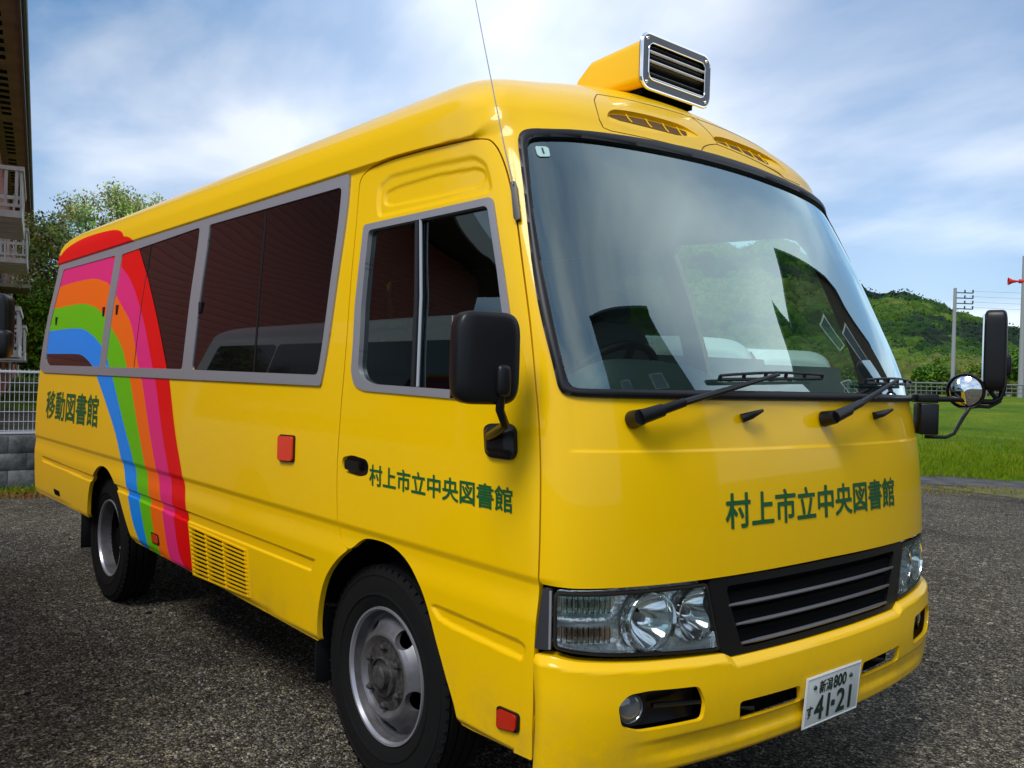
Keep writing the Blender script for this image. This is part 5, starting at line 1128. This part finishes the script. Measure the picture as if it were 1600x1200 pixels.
# ---- neighbour: white minibus parked alongside on the left (its wing mirror shows at the left edge)
wb = empty('parked_minibus', (-1.35, -3.44, 0), 'white minibus whose black wing mirror alone shows at the left edge', 'bus')
KX, KZ = .92, .895
def GW(off=0):
    def g(q, h):
        p = S(q, h) + NO(q, h) * off; return p * np.array([KX, KX, KZ])
    return g
def wpatch(name, f, qr, hr, res, off, mt, par=wb): return clip_patch(name, GW(off), f, np.arange(*qr, res), np.arange(*hr, res), mt, par, None, NO)
warc = [(p[0], p[1]) for p in arch]
wpatch('body', lambda q, h: big(-sdp(arch, q, h), -sdp(rarch, q, h), -sdp(mir(arch), q, h), -sdp(mir(rarch), q, h), SILL(q) - h), (-QE, QE), (.36, 3.26), .04, 0, WHT)
wpatch('windscreen', lambda q, h: sdp(wsO, q, h), (-1.1, 1.1), (1.3, 2.3), .03, .006, TIN)
for sgn in (1, -1):
    for P in [[(1.2, 2.17), (1.25, 1.30), (1.9, 1.30), (1.85, 2.17)], [(1.93, 2.2), (2.0, 1.30), (3.3, 1.30), (3.3, 2.2)], [(3.34, 2.2), (3.34, 1.30), (4.6, 1.30), (4.6, 2.2)], [(4.64, 2.2), (4.64, 1.30), (5.95, 1.30), (5.95, 2.2)]]:
        P = rnd(P, .06); P = mir(P) if sgn < 0 else P; wpatch('window', lambda q, h: sdp(P, q, h), (min(p[0] for p in P) - .05, max(p[0] for p in P) + .05), (1.25, 2.25), .03, .006, TIN)
for x in (0, -3.2 * KX):
    for s in (1, -1):
        m = MB(); m.lathe([(.2, -.19), (.30, -.2), (.33, -.18), (.335, -.02), (.32, .0), (.2, .005), (.19, -.04), (.10, -.05), (.09, -.02), (0, -.02)], (x, s * .87, .335), (0, s, 0), 40); m.build('wheel', TYR, wb)
m = MB(); m.box((-1.8, 0, .5), (5.6, 1.3, .4)); m.build('chassis', DRK, wb)
mw = empty('wing_mirror', (.83, 1.325, 1.560)); mw.parent = wb
R_I = Matrix.Rotation(math.radians(-30), 3, 'Z')
m = MB(); rbox(m, (0, 0, 0), (.08, .155, .205), R_I, 6, 14); rbox(m, (.05, .03, -.055), (.06, .075, .09), R_I, 4, 10); m.build('mirror_housing', PLA, mw)
m = MB(); m.box(R_I @ Vector((-.04, 0, 0)), (.006, .135, .175), R_I); m.build('mirror_glass', CHR, mw)
m = MB(); m.tube([(.05, .02, -.08), (.05, .02, -.17), (.03, -.08, -.24), (.0, -.42, -.25)], .013, 8); m.build('mirror_arm', PLA, mw)
# ---- two white cars parked on the far side of the minibus
CARG = mat('car_window', (.02, .03, .03), .05, spec=.9)
def car(x, y, rz, L, Wd, H, label):
    c = empty('parked_car', (x, y, 0), label, 'car', 'white cars parked beyond the minibus', rz)
    # u along the length from the tail (0) to the nose, t around the section from right sill over the roof to the left sill
    def G(u, t):
        ut = u / L
        top = np.interp(ut, [0, .012, .03, .10, .22, .50, .66, .76, .90, .98, 1], [.62, .80, .98, .985, 1., 1., .93, .66, .60, .52, .40]) * H
        w = np.interp(ut, [0, .02, .06, .2, .8, .93, .98, 1], [.86, .94, .985, 1, 1, .96, .86, .7]) * Wd / 2
        zc = .30; a = t * PI; cc, ss = np.cos(a), np.sin(a)
        y = -np.sign(cc) * np.abs(cc) ** .45; z = np.abs(ss) ** .55
        zz = zc + (top - zc) * z; y = y * w * (1 - .17 * np.clip((zz / H - .58) / .42, 0, 1))
        x = u + .10 * sst((zz / H - .5) / .5) * (ut < .1) * (1 - ut / .1)
        return np.stack([x, y, zz], -1)
    ref = lambda u, t: G(u, t) - np.stack([np.clip(u, .6, L - .6), 0 * u, .5 + 0 * u], -1)
    def Go(o):
        def g(u, t):
            p = G(u, t); r = ref(u, t); return p + r / np.linalg.norm(r, axis=-1, keepdims=True) * o
        return g
    A_ = np.linspace(0.001, L - .001, 130); B_ = np.linspace(.002, .998, 110)
    def zf(u, t): return G(u, t)[..., 2] / H
    def wheelf(u, t): p = G(u, t); return np.minimum(np.hypot(p[..., 0] - .85, p[..., 2] - .30), np.hypot(p[..., 0] - (L - .85), p[..., 2] - .30)) - .36
    clip_patch('body', G, lambda u, t: -wheelf(u, t), A_, B_, WHT, c, None, ref)
    for sd in (0, 1):
        for u0, u1 in ((.35, 1.25), (1.33, 2.2), (2.28, 3.0)):
            clip_patch('side_window', Go(.006), lambda u, t: big(zf(u, t) - .93, .63 - zf(u, t), u0 - u, u - u1 * L / 4.2, (t - .5 if sd == 0 else .5 - t)), A_, B_, CARG, c, None, ref)
    m = MB(); m.add([(.03, -.62 * Wd / 1.7, 1.02 * H / 1.6), (.03, .62 * Wd / 1.7, 1.02 * H / 1.6), (.10, .55 * Wd / 1.7, 1.43 * H / 1.6), (.10, -.55 * Wd / 1.7, 1.43 * H / 1.6)], [(0, 3, 2, 1)]); m.build('rear_window', CARG, c)
    for sd in (0, 1):
        clip_patch('tail_light', Go(.012), lambda u, t: big(zf(u, t) - .95, .64 - zf(u, t), u - .42 - .5 * (zf(u, t) - .6), (t - .34 if sd == 0 else .66 - t)), np.linspace(.001, .6, 50), np.linspace(.002, .998, 160), RED, c, None, ref)
    clip_patch('rear_bumper', Go(.02), lambda u, t: big(zf(u, t) - .42, u - .25), np.linspace(.001, .5, 30), B_, mat('bumper_white', (.6, .6, .6), .4), c, None, ref)
    for xw in (.85, L - .85):
        for s in (1, -1):
            m = MB(); m.lathe([(.17, -.16), (.28, -.17), (.305, -.15), (.31, -.03), (.29, 0), (.18, .0), (.17, -.03), (.06, -.02), (0, -.02)], (xw, s * (Wd / 2 - .02), .31), (0, s, 0), 32); m.build('wheel', TYR, c)
    m = MB(); m.box((L / 2, 0, .45), (L - .5, Wd - .5, .4)); m.build('underbody', DRK, c)
    return c
car(-1.55, 3.0, math.radians(168), 4.4, 1.72, 1.86, 'nearer white wagon beyond the minibus, seen through its windscreen')
car(-2.2, 5.3, math.radians(166), 4.2, 1.70, 1.86, 'farther white wagon, right of the other one seen through the windscreen')

# the field road at the foot of the hill
m = MB(); pts = [Vector((x, y, float(ground_z(x, y)) + .30)) for x, y in ((-70, 96), (-50, 97.5), (-40, 98), (-25, 99))]
for a_, b_ in zip(pts[:-1], pts[1:]): m.add([a_ - Vector((0, 0, .9)), b_ - Vector((0, 0, .9)), b_ + Vector((0, 0, .25)), a_ + Vector((0, 0, .25)), a_ + Vector((-.1, .4, -.9)), b_ + Vector((-.1, .4, -.9)), b_ + Vector((-.1, .4, .25)), a_ + Vector((-.1, .4, .25))], [(0, 1, 2, 3), (3, 2, 6, 7), (7, 6, 5, 4)])
tag(m.build('road_wall', mat('pale_concrete', (.38, .37, .35), .8)), 'long low pale concrete wall at the foot of the hill', 'wall')

fc = car(-43.5, 95.3, math.radians(188), 4.3, 1.7, 1.5, 'tiny blue car far off at the foot of the hill'); fc.location.z = float(ground_z(-43.5, 95.3)) + .5
bp2 = mat('far_blue_paint', (.10, .16, .42), .3, coat=.5)
for ch in fc.children:
    if ch.name.startswith('body'): ch.data.materials[0] = bp2
fc = car(-38.3, 95.8, math.radians(186), 4.1, 1.7, 1.5, 'tiny pale car far off, right of the blue one'); fc.location.z = float(ground_z(-38.3, 95.8)) + .5
# ---- dark wooden buildings in front of the bus, seen mirrored in the windscreen
WD = mat('dark_timber', (.040, .030, .024), .85, var=(2, (.055, .04, .03)))
def block(name_label, cx, cy, rz, w, d, hs, wins):
    b_ = empty('timber_building', (cx, cy, 0), name_label, 'building', rz=rz)
    m = MB(); k = len(hs); F = [[(x, y, z) for x, z in hs] for y in (-d / 2, d / 2)]; F = [[(-w / 2, y, 0)] + f + [(w / 2, y, 0)] for y, f in zip((-d / 2, d / 2), F)]; k += 2
    m.add(F[0] + F[1], [tuple(range(k)), tuple(range(2 * k - 1, k - 1, -1))] + [(i, (i + 1) % k, k + (i + 1) % k, k + i) for i in range(k)]); m.build('wall', WD, b_)
    for (x, z, ww, hh) in wins:
        m = MB(); m.box((x, -d / 2 - .03, z), (ww + .2, .05, hh + .2)); f_ = m.build('window', BW, b_); m = MB(); m.box((x, -d / 2 - .07, z), (ww, .03, hh)); m.build('pane', GLS, f_)
    m = MB()
    for (xa_, za_), (xb_, zb_) in zip(hs[:-1], hs[1:]):
        if abs(xb_ - xa_) > .1: m.add([(xa_, -d / 2 - .5, za_ + .02), (xb_, -d / 2 - .5, zb_ + .02), (xb_, d / 2 + .5, zb_ + .02), (xa_, d / 2 + .5, za_ + .02), (xa_, -d / 2 - .5, za_ + .2), (xb_, -d / 2 - .5, zb_ + .2), (xb_, d / 2 + .5, zb_ + .2), (xa_, d / 2 + .5, za_ + .2)], [(0, 1, 2, 3), (7, 6, 5, 4), (0, 4, 5, 1), (2, 6, 7, 3), (1, 5, 6, 2), (3, 7, 4, 0)])
    m.build('roof', mat('dark_roof', (.05, .05, .055), .6), b_)
block('tall dark timber building in front of the bus, mirrored in the windscreen', 18.52, 6.62, -1.187, 9.6, 7, [(-4.8, 15.2), (4.8, 18.6)], [(-2, 9, 1.2, 1.6), (2, 9, 1.2, 1.6)])
block('dark gabled house mirrored in the right part of the windscreen', 8.34, 25.45, -0.279, 9.5, 8, [(-4.7, 8.0), (-3.2, 11.2), (-.4, 14.6), (1.8, 12.2), (1.8, 13.6), (4.8, 9.0)], [(-2.2, 9.0, .9, 2.2), (-.6, 10.6, .7, 1.6), (1.6, 7.0, .8, 1.2)])
